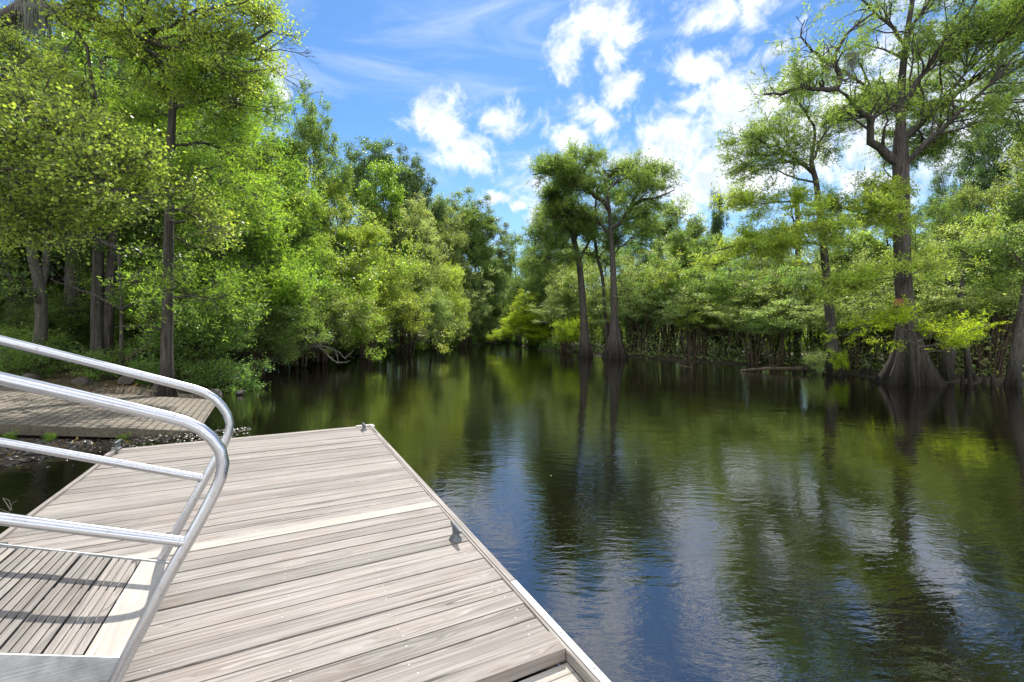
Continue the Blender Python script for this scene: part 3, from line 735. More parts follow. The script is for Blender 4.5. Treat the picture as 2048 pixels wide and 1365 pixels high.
def fx(r):
    t = r.uniform(-.9, 4.5); w_ = -abs(r.normal())*.55 - .08
    p = R0 + rd*t + rp*w_; p[2] = max(gzz(p[0], p[1]), -.02) + .01
    if r.random() < .25: p = np.array([r.uniform(-9.5, -7.2), r.uniform(5.5, 8.5), 0]); p[2] = gzz(p[0], p[1])+.01
    return p
stones(2600, fx, 8, [WETROCK, ROCK], 'gravel', .018, .06, label='wet dark gravel and small stones on the shore below the ramp edge', cat='gravel')

# ------------------------------------------------------------------ hero trees
def buttress(g, base, path, radii, flare, lobes, seed, h0, mi=0, sides=40):
    """fluted trunk: path (K,3), radii (K,), flare radius at the water, falling off over h0"""
    K = len(path); r = random.Random(seed); ph = [r.uniform(0, 6.28) for _ in range(4)]
    T, A, B = frames(path[None]); V = []
    for k in range(K):
        z = path[k, 2]-path[0, 2]; f = math.exp(-(z/h0)**1.25)
        for j in range(sides):
            t = j*2*math.pi/sides
            fl = .5+.5*math.cos(lobes*t+ph[0]+.5*math.sin(t+ph[1]))
            sm = .04*math.sin(13*t+ph[2]+z*.3)+.03*math.sin(21*t+ph[3]-z*.5)
            rr = radii[k]*(1+sm) + (flare)*f*(.22+1.0*fl**1.5+.08*math.sin(3*t+ph[1])+.07*math.cos(2.6*lobes*t+ph[2]))
            V.append(path[k] + (A[0, k]*math.cos(t) + B[0, k]*math.sin(t))*rr)
    Q = [(k*sides+j, k*sides+(j+1) % sides, (k+1)*sides+(j+1) % sides, (k+1)*sides+j) for k in range(K-1) for j in range(sides)]
    g.add(V, Q, mi)
def hero(name, label, bpx, Y, tpx, limbs, r0, r1, flare, lobes, h0, style, col, seed, n2, n3, n4, cut=None, lsz=1.0, sc=1.0, zb=-.3, bark=BARKC, l2=(.3, .5), tr=(.2, 1), extra=None, up2=0., flat=None, rprof=None):
    """tpx: trunk pixel path from base upwards; limbs: list of (pixel path with depth offsets, radius)"""
    rng = np.random.default_rng(seed); wood = Geo(); leaves = Geo()
    path = np.array([px(x, y, Y) for x, y in tpx]); path[0, 2] = zb
    path = smooth_path(path, 46, 2)
    s = np.linspace(0, 1, 46); rr = r0 + (r1-r0)*s
    if rprof: rr = np.interp(s, *rprof)
    buttress(wood, None, path, rr, flare, lobes, seed, h0)
    PP = []; LL = []; RR = []
    for lp, r in limbs:
        P = np.array([px(q[0], q[1], Y + (q[2] if len(q) > 2 else 0)) for q in lp]); P = smooth_path(P, 10, 2)
        P[1:-1] += rng.normal(size=(8, 3))*.03*np.linalg.norm(P[-1]-P[0])*.35
        L = np.linalg.norm(np.diff(P, axis=0), axis=1).sum()
        PP.append(P); LL.append(L); RR.append(np.linspace(r, max(r*.22, .012), 10))
    PP = np.array(PP); LL = np.array(LL); RR = np.array(RR)
    tubes(wood, PP, RR, 9)
    V, Q = foliage(rng, wood, PP, LL, RR, style, n2, n3, n4, l2=l2, tr=tr, lsz=lsz, scale=sc, up2=up2, flat=flat)
    leaves.add(V, Q)
    low = None
    if extra:
        elim, ecol, efl, (e2, e3, e4), el2 = extra
        PE = []; LE = []; RE = []; wl = Geo()
        for lp, r in elim:
            P = smooth_path(np.array([px(q[0], q[1], Y + (q[2] if len(q) > 2 else 0)) for q in lp]), 10, 2)
            L = np.linalg.norm(np.diff(P, axis=0), axis=1).sum(); PE.append(P); LE.append(L); RE.append(np.linspace(r, max(r*.22, .01), 10))
        PE = np.array(PE); LE = np.array(LE); RE = np.array(RE); tubes(wood, PE, RE, 8)
        V, Q = foliage(rng, wood, PE, LE, RE, style, e2, e3, e4, l2=el2, tr=(.15, 1), lsz=lsz, scale=sc*.85, flat=efl)
        low = Geo(); low.add(V, Q)
    b = path[0].copy(); b[2] = 0
    root = thing(name, label, 'tree', tuple(b))
    for gg, nm, mm, sm in ((wood, 'trunk', bark, True), (leaves, 'crown', STY[style]['mat'], False)):
        o = gg.build(nm, mm, smooth=sm); o.parent = root; o.matrix_parent_inverse = Matrix.Translation(root.location).inverted()
        if nm == 'crown': o.color = (*GREEN[col], 1)
    if low:
        o = low.build('lower_spray', STY[style]['mat'], color=GREEN[ecol]); o.parent = root; o.matrix_parent_inverse = Matrix.Translation(root.location).inverted()
    return root

# tall bald cypress at the right
hero('bald_cypress', 'tallest cypress on the right bank, with a wide fluted base standing in the water', None, 16.6,
 [(1822, 772), (1820, 700), (1812, 620), (1805, 560), (1803, 430), (1801, 330), (1800, 290), (1802, 220), (1803, 160), (1812, 80), (1825, 0), (1840, -90), (1850, -170)],
 [([(1795, 325), (1770, 300), (1735, 285, -.3), (1735, 265, -.4), (1752, 250, -.4), (1720, 222, -.8), (1690, 190, -1), (1672, 178, -1.1)], .17),
  ([(1672, 178, -1.1), (1640, 182, -1.4), (1610, 172, -1.6), (1580, 185, -1.9), (1525, 190, -2.2)], .09),
  ([(1672, 178, -1.1), (1685, 150, -1), (1660, 128, -1.2), (1680, 90, -1.3), (1710, 50, -1.5), (1750, 25, -1.6)], .10),
  ([(1660, 128, -1.2), (1620, 100, -1.6), (1600, 70, -1.8), (1610, 40, -2)], .06),
  ([(1802, 230), (1770, 200, .5), (1735, 175, .9), (1705, 150, 1.2), (1650, 130, 1.5)], .10),
  ([(1803, 215), (1830, 170, -.4), (1870, 110, -.8), (1910, 55, -1.2), (1945, 10, -1.5), (1975, -40, -1.7)], .10),
  ([(1803, 280), (1850, 235, .5), (1890, 205, 1), (1940, 160, 1.4), (2000, 100, 1.8), (2060, 40, 2), (2120, -10, 2)], .12),
  ([(1805, 335), (1850, 290, -.6), (1910, 235, -1), (1960, 190, -1.3), (2010, 130, -1.5), (2060, 100, -1.6)], .10),
  ([(1806, 120), (1775, 100, .6), (1740, 90, .9), (1700, 85, 1.2)], .05),
  ([(1812, 80), (1840, 30, .4), (1880, -20, .6), (1900, -90, .7)], .08), ([(1825, 0), (1790, -50, .6), (1740, -80, 1)], .08), ([(1812, 90), (1770, 40, .2), (1720, 0, .3), (1690, -40, .4)], .07),
  ([(1790, 360), (1765, 340, -.2), (1770, 320, -.2)], .03)],
 .30, .15, .78, 7, 1.15, 'cyp', 'cypr', 21, 230, 1100, 9500, rprof=([0, .3, .5, .57, .8, 1], [.265, .245, .235, .135, .075, .03]), lsz=1.2, l2=(.22, .42), tr=(.12, 1), flat=.5,
 extra=([([(1800, 452), (1785, 436, -.4), (1745, 432, -.8), (1700, 442, -1.2), (1655, 452, -1.5), (1615, 468, -1.8)], .07), ([(1800, 448), (1770, 425, .5), (1730, 412, .9), (1690, 415, 1.3), (1650, 425, 1.7)], .05),
  ([(1803, 572), (1818, 552, -.7), (1760, 558, -1.0), (1700, 570, -1.2), (1655, 580, -1.4)], .03), ([(1803, 572), (1822, 548, -.6), (1870, 525, -.9), (1925, 508, -1.2)], .025), ([(1795, 420), (1760, 395, -.5), (1720, 380, -1)], .04)],
  'yel', .14, (60, 300, 1900), (.18, .34)))
hero('bald_cypress', 'slimmer crooked cypress standing left of the tallest cypress on the right bank', None, 19.9,
 [(1668, 752), (1664, 700), (1662, 650), (1655, 590), (1650, 520), (1642, 450), (1636, 400), (1632, 360), (1625, 340), (1622, 320)],
 [([(1624, 345), (1605, 322, -.3), (1560, 300, -.8), (1520, 280, -1.2), (1485, 272, -1.6)], .085),
  ([(1622, 325), (1628, 280, .3), (1620, 240, .5), (1600, 205, .5), (1570, 180, .3)], .08), ([(1622, 325), (1640, 290, .5), (1660, 250, .8), (1690, 230, 1)], .06),
  ([(1628, 365), (1590, 358, .5), (1550, 335, 1), (1500, 345, 1.4)], .05), ([(1560, 300, -.8), (1540, 260, -.9), (1530, 225, -.9)], .04), ([(1560, 300, -.8), (1520, 320, -1.2), (1480, 340, -1.5)], .035),
  ([(1626, 335), (1600, 318, .8), (1570, 320, 1.4)], .035)],
 .22, .09, .30, 5, .7, 'cyp', 'cypr', 22, 80, 380, 2000, lsz=1.2, l2=(.25, .5), tr=(.15, 1), flat=.5,
 extra=([([(1636, 415), (1610, 405, -.4), (1560, 403, -.9), (1500, 412, -1.4), (1440, 408, -1.9)], .05), ([(1642, 445), (1590, 450, -.5), (1530, 478, -1), (1480, 490, -1.5), (1405, 508, -2)], .065),
  ([(1644, 485), (1600, 488, .4), (1540, 494, .8), (1480, 515, 1.2), (1425, 532, 1.5)], .05), ([(1643, 492), (1610, 482, -.8), (1560, 497, -1.6), (1500, 506, -2.2)], .045), ([(1638, 430), (1690, 432, .6), (1735, 428, 1.1)], .035), ([(1650, 520), (1620, 528, -.3), (1590, 534, -.5)], .02)],
  'yel', .13, (80, 400, 2300), (.14, .28)))
# centre pair and the trees around
hero('bald_cypress', 'flat-topped cypress with a broad black flared base in the centre of the river', None, 31.3,
 [(1230, 718), (1230, 680), (1229, 640), (1227, 560), (1224, 500), (1220, 440), (1216, 400), (1212, 370), (1208, 355)],
 [([(1218, 420), (1200, 392, -.4), (1170, 375, -1), (1130, 355, -1.6), (1105, 345, -2), (1065, 350, -2.5)], .17), ([(1170, 375, -1), (1160, 340, -1.2), (1130, 320, -1.5), (1085, 325, -2)], .08), ([(1150, 368, -1.4), (1165, 330, -1.4), (1190, 318, -1.4)], .07),
  ([(1225, 455), (1250, 435, -.5), (1270, 405, -.9), (1310, 395, -1.5), (1350, 380, -2)], .13), ([(1262, 420, -.8), (1268, 390, -.8), (1300, 365, -1), (1340, 360, -1)], .08), ([(1212, 380), (1240, 360, .6), (1270, 350, 1), (1310, 350, 1.5)], .10),
  ([(1210, 370), (1200, 350, .8), (1215, 340, 1.4), (1250, 345, 2)], .08), ([(1222, 470), (1190, 440, .8), (1150, 420, 1.4), (1110, 410, 2)], .10), ([(1225, 510), (1260, 480, 1), (1300, 450, 1.6)], .07), ([(1222, 460), (1240, 450, 1.5), (1280, 430, 2.8)], .07)],
 .30, .07, .62, 8, 1.3, 'cyp', 'cypr', 23, 160, 800, 6000, lsz=1.6, sc=1.3, l2=(.24, .46), tr=(.12, 1), flat=.35)
hero('bald_cypress', 'leaning cypress with dark trunk immediately left of the flat-topped cypress', None, 33.0,
 [(1170, 714), (1170, 680), (1167, 620), (1162, 560), (1158, 520), (1150, 490), (1146, 475), (1142, 455)],
 [([(1150, 480), (1140, 455, -.5), (1115, 435, -1), (1085, 425, -1.5)], .12), ([(1160, 520), (1175, 490, -.5), (1190, 460, -1), (1200, 440, -1.2)], .12), ([(1150, 470), (1130, 440, 1), (1110, 430, 1.5), (1070, 440, 2)], .1),
  ([(1155, 510), (1120, 510, -1), (1090, 520, -1.6), (1050, 530, -2)], .08), ([(1148, 490), (1160, 450, .8), (1185, 430, 1.2)], .09), ([(1155, 505), (1190, 510, 1), (1220, 530, 1.6)], .06), ([(1155, 500), (1100, 480, 1), (1060, 470, 1.5)], .08)],
 .28, .17, .32, 6, 1.4, 'cyp', 'cypr', 24, 110, 560, 3800, lsz=1.6, sc=1.3, l2=(.2, .38), tr=(.15, 1), flat=.4)
hero('bald_cypress', 'thin dark cypress pole between the two centre cypresses', None, 34.0,
 [(1216, 712), (1214, 660), (1208, 600), (1205, 550), (1195, 520), (1188, 470), (1190, 430), (1192, 400)],
 [([(1195, 520), (1210, 500, .5), (1230, 480, .8)], .05), ([(1190, 470), (1170, 450, .8), (1150, 440, 1.2)], .05), ([(1190, 430), (1205, 400, .8), (1230, 390, 1.2)], .05), ([(1190, 450), (1215, 430, 1.2), (1250, 420, 1.8)], .05)],
 .15, .08, .15, 5, .8, 'cyp', 'mid', 25, 50, 240, 900, lsz=1.7, sc=1.4, flat=.6)
# the cypress with long straight trunk on the left bank
hero('bald_cypress', 'straight cypress with a slender brown trunk rising behind the end of the boat ramp', None, 12.6,
 [(332, 785), (333, 740), (334, 680), (337, 560), (338, 450), (340, 330), (345, 220), (352, 150), (362, 108), (370, 40), (372, -40), (376, -140)],
 [([(342, 300), (380, 285, .3), (430, 290, .7), (490, 320, 1)], .05), ([(345, 215), (390, 200, -.2), (450, 200, -.5), (520, 215, -.8)], .055), ([(346, 180), (390, 170, .6), (440, 165, 1.2), (520, 170, 1.6)], .05), ([(350, 150), (400, 130, .8), (470, 130, 1.5), (540, 110, 2)], .05),
  ([(340, 340), (390, 345, -.2), (450, 360, -.4), (510, 390, -.6)], .05), ([(339, 400), (390, 395, .5), (440, 410, .9), (500, 430, 1.2)], .05), ([(338, 440), (380, 440, -.3), (420, 460, -.6), (470, 480, -.8)], .04), ([(341, 320), (300, 300, .7), (250, 300, 1.2)], .04),
  ([(345, 230), (300, 215, .6), (250, 220, 1.3)], .045), ([(352, 150), (310, 120, .5), (260, 110, 1)], .045), ([(338, 470), (380, 490, .6), (430, 510, 1)], .035), ([(365, 60), (410, 30, .3), (470, 20, .6), (530, 40, .8)], .05), ([(370, 0), (420, -40, .6), (480, -60, 1)], .05), ([(370, 0), (330, -60, .6), (280, -90, 1)], .05),
  ([(336, 560), (290, 555, -.5), (250, 570, -.8)], .025), ([(336, 600), (380, 590, -.4), (430, 600, -.8)], .025), ([(334, 660), (290, 650, -.4), (230, 655, -.7)], .02)],
 .145, .05, .12, 5, .5, 'cyp', 'bright', 26, 150, 800, 4600, lsz=.95, l2=(.3, .5), tr=(.1, 1), zb=.1, flat=.4)
hero('cypress_sapling', 'lime-green sapling spreading flat sprays in front of the tallest cypress base', None, 15.5,
 [(1838, 785), (1836, 745), (1838, 700), (1832, 680)],
 [([(1832, 680), (1815, 655), (1770, 645, -.2), (1720, 655, -.3), (1690, 672, -.4)], .03), ([(1834, 690), (1790, 672, .2), (1740, 676, .3)], .02), ([(1836, 695), (1880, 690, -.2), (1930, 668, -.3), (1978, 648, -.4)], .03),
  ([(1834, 685), (1870, 665, .3), (1915, 660, .5), (1955, 655, .6)], .02), ([(1836, 700), (1870, 705, -.4), (1900, 700, -.6)], .02)], .045, .03, .03, 5, .3, 'cyp', 'lime', 55, 46, 200, 800, lsz=.85, l2=(.16, .3), tr=(.1, 1), flat=.06, sc=.7)
# bare-tipped broadleaf with long limbs arching over the top left
TL = hero('water_oak', 'leaning broadleaf tree whose long mossy limbs arch over the top left corner', None, 11.5,
 [(-330, 800), (-300, 600), (-250, 400), (-150, 200), (-40, 70), (60, 5)],
 [([(60, 5), (120, 25, 0), (190, 30, .2), (240, 50, .3), (300, 75, .4), (360, 108, .6), (430, 100, .7), (500, 85, .8), (545, 60, .8)], .13), ([(60, 5), (130, 40, -.2), (165, 75, -.3), (180, 130, -.3), (185, 190, -.2), (210, 240, -.2)], .07),
  ([(240, 50, .3), (245, 0, .5), (250, -60, .8)], .06), ([(300, 75, .4), (360, 40, 0), (430, 10, -.3), (500, 0, -.5)], .05), ([(360, 108, .6), (420, 70, 1), (480, 50, 1.4), (540, 30, 1.6)], .045),
  ([(120, 25), (200, -10, .6), (300, -30, 1.2), (400, -40, 1.6)], .06), ([(-40, 70), (20, 60, 1), (80, 80, 1.6)], .06), ([(-100, 150), (-20, 130, .8), (60, 150, 1.2), (130, 200, 1.4)], .07), ([(360, 108, .6), (400, 140, .3), (450, 150, 0), (520, 140, -.2)], .03)],
 .38, .13, .4, 6, 1, 'maple', 'yel', 27, 120, 680, 4400, lsz=.62, l2=(.2, .42), tr=(.1, 1), zb=.3, bark=BARKG)
# bare twigs at its tip
g = Geo(); rngb = np.random.default_rng(4)
P0 = np.array([[px(500, 110, 12.3), px(540, 98, 12.4), px(570, 75, 12.5), px(600, 95, 12.6)], [px(520, 105, 12.3), px(560, 100, 12.4), px(590, 105, 12.6), px(615, 115, 12.8)], [px(530, 130, 12.3), px(560, 150, 12.4), px(590, 170, 12.6), px(625, 190, 12.8)]])
L0 = np.array([1.6, 1.6, 1.6]); tubes(g, P0, np.tile(np.linspace(.016, .006, 4), (3, 1)), 5)
P1, L1, R1 = children(rngb, P0, L0, np.full((3, 4), .01), 26, (.2, 1), (20, 50), (.3, .5), .7, 0, 5, .5, .08); tubes(g, P1, np.maximum(R1, .004), 3)
P2, L2, R2 = children(rngb, P1, L1, R1, 90, (.3, 1), (20, 50), (.4, .6), .7, 0, 4, .5, .08); tubes(g, P2, np.full((90, 4), .003), 3)
o = g.build('bare_twigs', BARKG); o.parent = TL; o.matrix_parent_inverse = Matrix.Translation(TL.location).inverted()
# near bright spray of big leaves from a tree just outside the left edge
hero('sweetgum', 'near sweetgum with big sunlit yellow-green leaves reaching in from the left edge', None, 8.2,
 [(-420, 900), (-380, 700), (-330, 500), (-250, 380), (-180, 300)],
 [([(-180, 300), (-90, 290), (0, 280, .1), (50, 245, .2), (110, 215, .3)], .06), ([(-90, 290), (0, 283, -.1), (80, 275, -.2), (150, 270, -.2), (230, 290, -.2)], .04), ([(-200, 330), (-60, 320, .3), (60, 330, .5), (180, 370, .7), (300, 400, .9), (400, 430, 1)], .05),
  ([(-180, 300), (-80, 220, .4), (0, 160, .6), (60, 110, .8)], .05), ([(-220, 350), (-80, 370, -.2), (30, 400, -.3), (120, 440, -.3)], .04), ([(100, 300, .3), (180, 310, .4), (260, 340, .5), (340, 370, .6)], .03), ([(-80, 220, .4), (20, 210, .2), (90, 190, 0)], .04), ([(-150, 380), (-40, 350, .5), (60, 370, .8), (160, 400, 1)], .04), ([(-60, 320, .3), (60, 345, -.2), (150, 350, -.4), (250, 380, -.6)], .03)],
 .2, .07, .1, 5, .5, 'maple', 'yel', 28, 90, 520, 4600, lsz=.54, l2=(.2, .4), tr=(.25, 1), zb=.3, bark=BARKG)
# forked grey trunk
hero('forked_tree', 'grey-barked tree forking into two stems left of the boat ramp', None, 14.2,
 [(62, 765), (72, 720), (84, 660), (82, 600), (78, 560), (66, 520), (62, 470), (55, 420), (50, 380), (48, 330), (44, 260), (42, 180)],
 [([(80, 580), (95, 545, .2), (92, 500, .3), (100, 440, .4), (105, 390, .5), (115, 330, .6), (118, 240, .6)], .11), ([(84, 610), (60, 590, -.4), (25, 565, -.8), (5, 530, -1)], .05), ([(62, 470), (40, 430, .5), (10, 390, .9)], .06), ([(100, 440, .4), (140, 400, .8), (190, 370, 1.2)], .06),
  ([(50, 380), (10, 330, -.3), (-30, 300, -.6)], .05), ([(105, 390, .5), (150, 340, -.2), (190, 300, -.6)], .05), ([(44, 260), (80, 200, .5), (120, 170, .8)], .05), ([(92, 500, .3), (140, 480, .5), (190, 470, .8)], .04)],
 .17, .06, .12, 5, .6, 'broad', 'mid', 29, 120, 650, 2900, zb=.35, bark=BARKG)
# twin brown trunks and buttressed trunk
def plain_trunk(name, label, Y, tpx, r0, r1, flare, seed, col='mid', h0=.8, top_n=(90, 500, 2300), limbs=None, bark=BARKC, lobes=6, style='broad'):
    t = tpx[-4:]; L_ = limbs
    if L_ is None:
        rr = random.Random(seed); L_ = []
        for k in range(9):
            i = rr.randrange(len(tpx)//2, len(tpx)); x, y = tpx[i]; dx = rr.choice((-1, 1))*rr.uniform(60, 150)*14/Y; dy = rr.uniform(-70, 10)*14/Y; dz = rr.uniform(-1.5, 2)
            L_.append(([(x, y), (x+dx*.5, y+dy*.6, dz*.5), (x+dx, y+dy, dz)], .05))
    return hero(name, label, None, Y, tpx, L_, r0, r1, flare, lobes, h0, style, col, seed, *top_n, zb=.2, bark=bark)
plain_trunk('swamp_tree', 'left stem of the brown twin trunks behind the ramp', 15.5, [(198, 780), (198, 720), (194, 640), (196, 560), (198, 460), (196, 380), (200, 300), (203, 200), (206, 120)], .18, .09, .22, 31)
plain_trunk('swamp_tree', 'right stem of the brown twin trunks behind the ramp, curving right at the top', 15.7, [(206, 780), (212, 720), (216, 640), (222, 560), (228, 460), (234, 380), (235, 300), (240, 200), (244, 120)], .17, .08, .12, 32)
plain_trunk('swamp_tree', 'dark fat trunk with a flared base between the forked tree and the twin trunks', 19.5, [(150, 745), (152, 700), (150, 640), (150, 560), (152, 460), (150, 380), (148, 260)], .38, .2, .5, 33, 'dark')
plain_trunk('swamp_tree', 'shaded trunk at the far left edge behind the forked tree', 20, [(22, 745), (24, 690), (30, 600), (33, 520), (30, 420), (28, 300)], .28, .15, .2, 34, 'mid')
plain_trunk('swamp_tree', 'thin dark pole just left of the straight cypress', 14.5, [(243, 775), (243, 700), (244, 620), (240, 560), (238, 500)], .06, .04, .03, 35, 'mid', top_n=(30, 150, 600))
plain_trunk('swamp_tree', 'thin pole right of the twin trunks with dense leaves', 17, [(303, 760), (304, 680), (305, 580), (303, 480), (306, 400), (306, 300)], .09, .05, .05, 36, 'mid', top_n=(60, 340, 1500))

# leaning log behind, fallen log in the water
def log(name, label, pts, Y, r0, r1, branches, bark=BARK, seed=1, cat='fallen log'):
    rng = np.random.default_rng(seed); g = Geo()
    P = smooth_path(np.array([px(p[0], p[1], Y + (p[2] if len(p) > 2 else 0)) for p in pts]), 26, 2); P += rng.normal(size=P.shape)*r0*.09
    tubes(g, P, np.linspace(r0, r1, 26)*(1+rng.normal(size=26)*.06), 12, cap=True)
    for bp, rb in branches:
        Q = smooth_path(np.array([px(p[0], p[1], Y + (p[2] if len(p) > 2 else 0)) for p in bp]), 12, 2); Q += rng.normal(size=Q.shape)*rb*.25
        tubes(g, Q, np.linspace(rb, rb*.4, 12), 7, cap=True)
    root_ = g.build(name, bark, smooth=True); return tag(root_, label, cat)
log('fallen_log', 'thick fallen log with forked tips dipping into the water under the left bank shrubs', [(455, 742, 1), (500, 735, .4), (540, 718, 0), (580, 704, 0), (612, 694, 0), (640, 688, 0)], 23, .30, .17,
    [([(632, 690), (650, 706, -.2), (668, 722, -.3), (676, 727, -.3)], .085), ([(640, 690, 0), (662, 697, .4), (680, 706, .6), (692, 718, .7)], .06), ([(668, 698, .4), (674, 712, .3), (677, 726, .2)], .04), ([(690, 716, .7), (700, 708, .9), (708, 700, 1)], .03), ([(676, 725, -.3), (690, 726, .2), (700, 722, .5)], .04)], BARKD, 41)
log('fallen_log', 'dark log leaning from the bank above the thick fallen log', [(470, 728, .5), (520, 700, 1), (560, 676, 1.6), (600, 655, 2.3), (640, 640, 3)], 24, .20, .09, [([(520, 700, 1), (540, 690, .8), (575, 680, .5), (600, 684, .3)], .06), ([(600, 656, 2.3), (625, 668, 2.2), (655, 676, 2)], .06)], BARK, 42)
log('dead_stump', 'pale standing dead stub at the left end of the thick fallen log', [(508, 742), (505, 726), (502, 708), (501, 694)], 22.3, .13, .07, [], BARKD, 43, 'stump')
log('fallen_log', 'dark trunk leaning diagonally between the twin trunks and the straight cypress', [(215, 745, 1), (255, 722, .7), (290, 700, .4), (325, 672, .2), (350, 650, 0)], 15.2, .2, .12, [], BARK, 44)
log('fallen_log', 'long dark log lying along the right bank waterline left of the slim cypress', [(1480, 742, .8), (1520, 738, .4), (1570, 738, 0), (1620, 736, -.2)], 20.8, .05, .085, [([(1520, 738, .4), (1545, 732, .6), (1575, 727, .9)], .03)], BARK, 45)
log('fallen_branch', 'short forked dark branch poking out of the open water near the right bank', [(1355, 728), (1366, 733), (1384, 736)], 21, .03, .025, [([(1366, 733), (1362, 726), (1357, 722)], .015)], BARK, 46, 'branch')
log('dry_twig', 'pale dry twig sticking out of the water left of the dock', [(22, 1022), (15, 1010), (6, 997)], 4.6, .005, .003, [([(23, 1020), (22, 1008), (37, 1001)], .004), ([(24, 1020), (20, 1006), (18, 1000), (6, 996)], .004), ([(-20, 1012), (0, 1018), (24, 1028)], .004)], BARKD, 47, 'twig')

# cypress knees and stumps by the right bank
def knee(x, Y, h, label, r=.085, seed=0):
    g = Geo(); rng = np.random.default_rng(seed); P = np.array([px(x, 700, Y)]*8); P[:, 2] = np.linspace(-.25, h, 8); P[:, :2] += np.cumsum(rng.normal(size=(8, 2))*.015, 0)
    R = np.interp(np.linspace(0, 1, 8), [0, .2, .6, .9, 1], [r*1.7, r*1.25, r*.75, r*.5, r*.16]); tubes(g, P, R, 9, cap=True)
    return tag(g.build('cypress_knee', BARKC, smooth=True), label, 'cypress knee', 'cypress knees at the right bank')
for i, (x, Y, h) in enumerate([(1925, 16.5, .35), (1940, 16.3, .5), (1965, 16.4, .3), (1985, 16.0, .4), (1900, 17.2, .45), (2035, 15.7, .35), (1745, 19.2, .5), (1725, 19.6, .35), (1590, 21.5, .5), (1610, 21.2, .35), (1950, 16.9, .42)]):
    knee(x, Y, h, 'dark pointed cypress knee, ' + ['first right of the weathered stump', 'tallest, between stump and leaning trunk', 'short, between stump and leaning trunk', 'just left of the thick leaning trunk', 'behind the weathered stump', 'at the right frame edge', 'left of the tallest cypress base', 'one further left of the tallest cypress base', 'taller one near the end of the long dark log', 'shorter one near the end of the long dark log', 'set back behind the others right of the stump'][i], seed=i)
hero('dead_stump', 'broad weathered cypress stump right of the tallest cypress, half hidden in leaves', None, 17.6, [(1892, 770), (1895, 720), (1903, 680), (1905, 655)], [([(1905, 665), (1908, 650), (1912, 640, .2)], .05)], .22, .17, .08, 5, .5, 'broad', 'mid', 51, 3, 6, 14)
hero('swamp_tree', 'thin leaning trunk right of the weathered stump', None, 17.5, [(1940, 770), (1935, 720), (1930, 680), (1920, 620), (1925, 540)], [([(1925, 560), (1945, 520, .4), (1970, 500, .8)], .04), ([(1922, 600), (1900, 560, .4), (1880, 540, .8)], .04)], .11, .06, .05, 5, .5, 'broad', 'mid', 52, 30, 160, 700)
hero('swamp_tree', 'thick dark leaning trunk at the far right edge of the water', None, 16.0, [(2022, 776), (2030, 720), (2040, 660), (2052, 600), (2070, 500), (2085, 380)], [([(2060, 560), (2040, 520, .4), (2010, 490, .8)], .06), ([(2075, 470), (2050, 430, .8), (2020, 410, 1)], .06), ([(2080, 420), (2120, 380, .4), (2160, 360, .8)], .06)], .18, .12, .06, 6, .5, 'broad', 'mid', 53, 60, 320, 1500)
# dead snag
hero('dead_snag', 'bare grey dead snag rising behind the slim cypress', None, 29, [(1594, 700), (1594, 600), (1596, 500), (1596, 440), (1592, 380)], [([(1596, 420), (1588, 400), (1584, 378)], .07), ([(1595, 450), (1580, 430, .2), (1568, 418, .3)], .05)], .22, .12, .1, 4, .4, 'broad', 'mid', 54, 3, 6, 10, bark=BARKG)

# sign nailed to the tall cypress
g = Geo(); c = px(1797, 605, 16.6-.46); g.box(c, ((1, 0, 0), (0, 1, 0), (0, 0, 1)), (.16, .008, .13))
tag(g.build('sign', SIGNM), 'small faded rust-red sign nailed to the trunk of the tallest cypress', 'sign')

# spanish moss
def moss(x, y, Y, n, ln, w_, label, seed):
    rng = np.random.default_rng(seed); g = Geo(); c = px(x, y, Y)
    p = c + np.stack([rng.normal(size=n)*w_, rng.normal(size=n)*w_*.5, rng.uniform(-.05, .1, n)], 1)
    K = 7; s = np.linspace(0, 1, K)[None, :, None]; L = (rng.uniform(.15, 1, n)**1.5*ln*np.exp(-((p[:, 0]-c[0])/w_/1.6)**2))[:, None, None]
    wb = np.cumsum(rng.normal(size=(n, K, 3))*.03, 1)
    P = p[:, None] + np.array([0, 0, -1.])*s*L + wb*L*.6
    P[0, 0] = c
    tubes(g, P, np.full((n, K), .009)*np.linspace(1, .35, K), 3)
    tubes(g, np.array([c + (-w_*2.4, 0, .03), c + (-w_, .03, .05), c, c + (w_, -.03, .05), c + (w_*2.4, 0, .03)]), np.array([.01, .025, .035, .025, .01]), 7, cap=True)
    return tag(g.build('spanish_moss', MOSS), label, 'spanish moss', 'clumps of spanish moss')
moss(80, 18, 11.4, 420, 1.0, .28, 'grey spanish moss beard hanging from the limb in the top left corner', 61)
moss(45, 30, 11.8, 260, .8, .25, 'smaller moss clump left of the top left beard', 62)
moss(1655, 125, 15.4, 150, .95, .12, 'thin moss streamer on the left limb of the tallest cypress', 63)
moss(1702, 110, 15.6, 150, 1.0, .12, 'moss streamer nearer the trunk of the tallest cypress', 64)

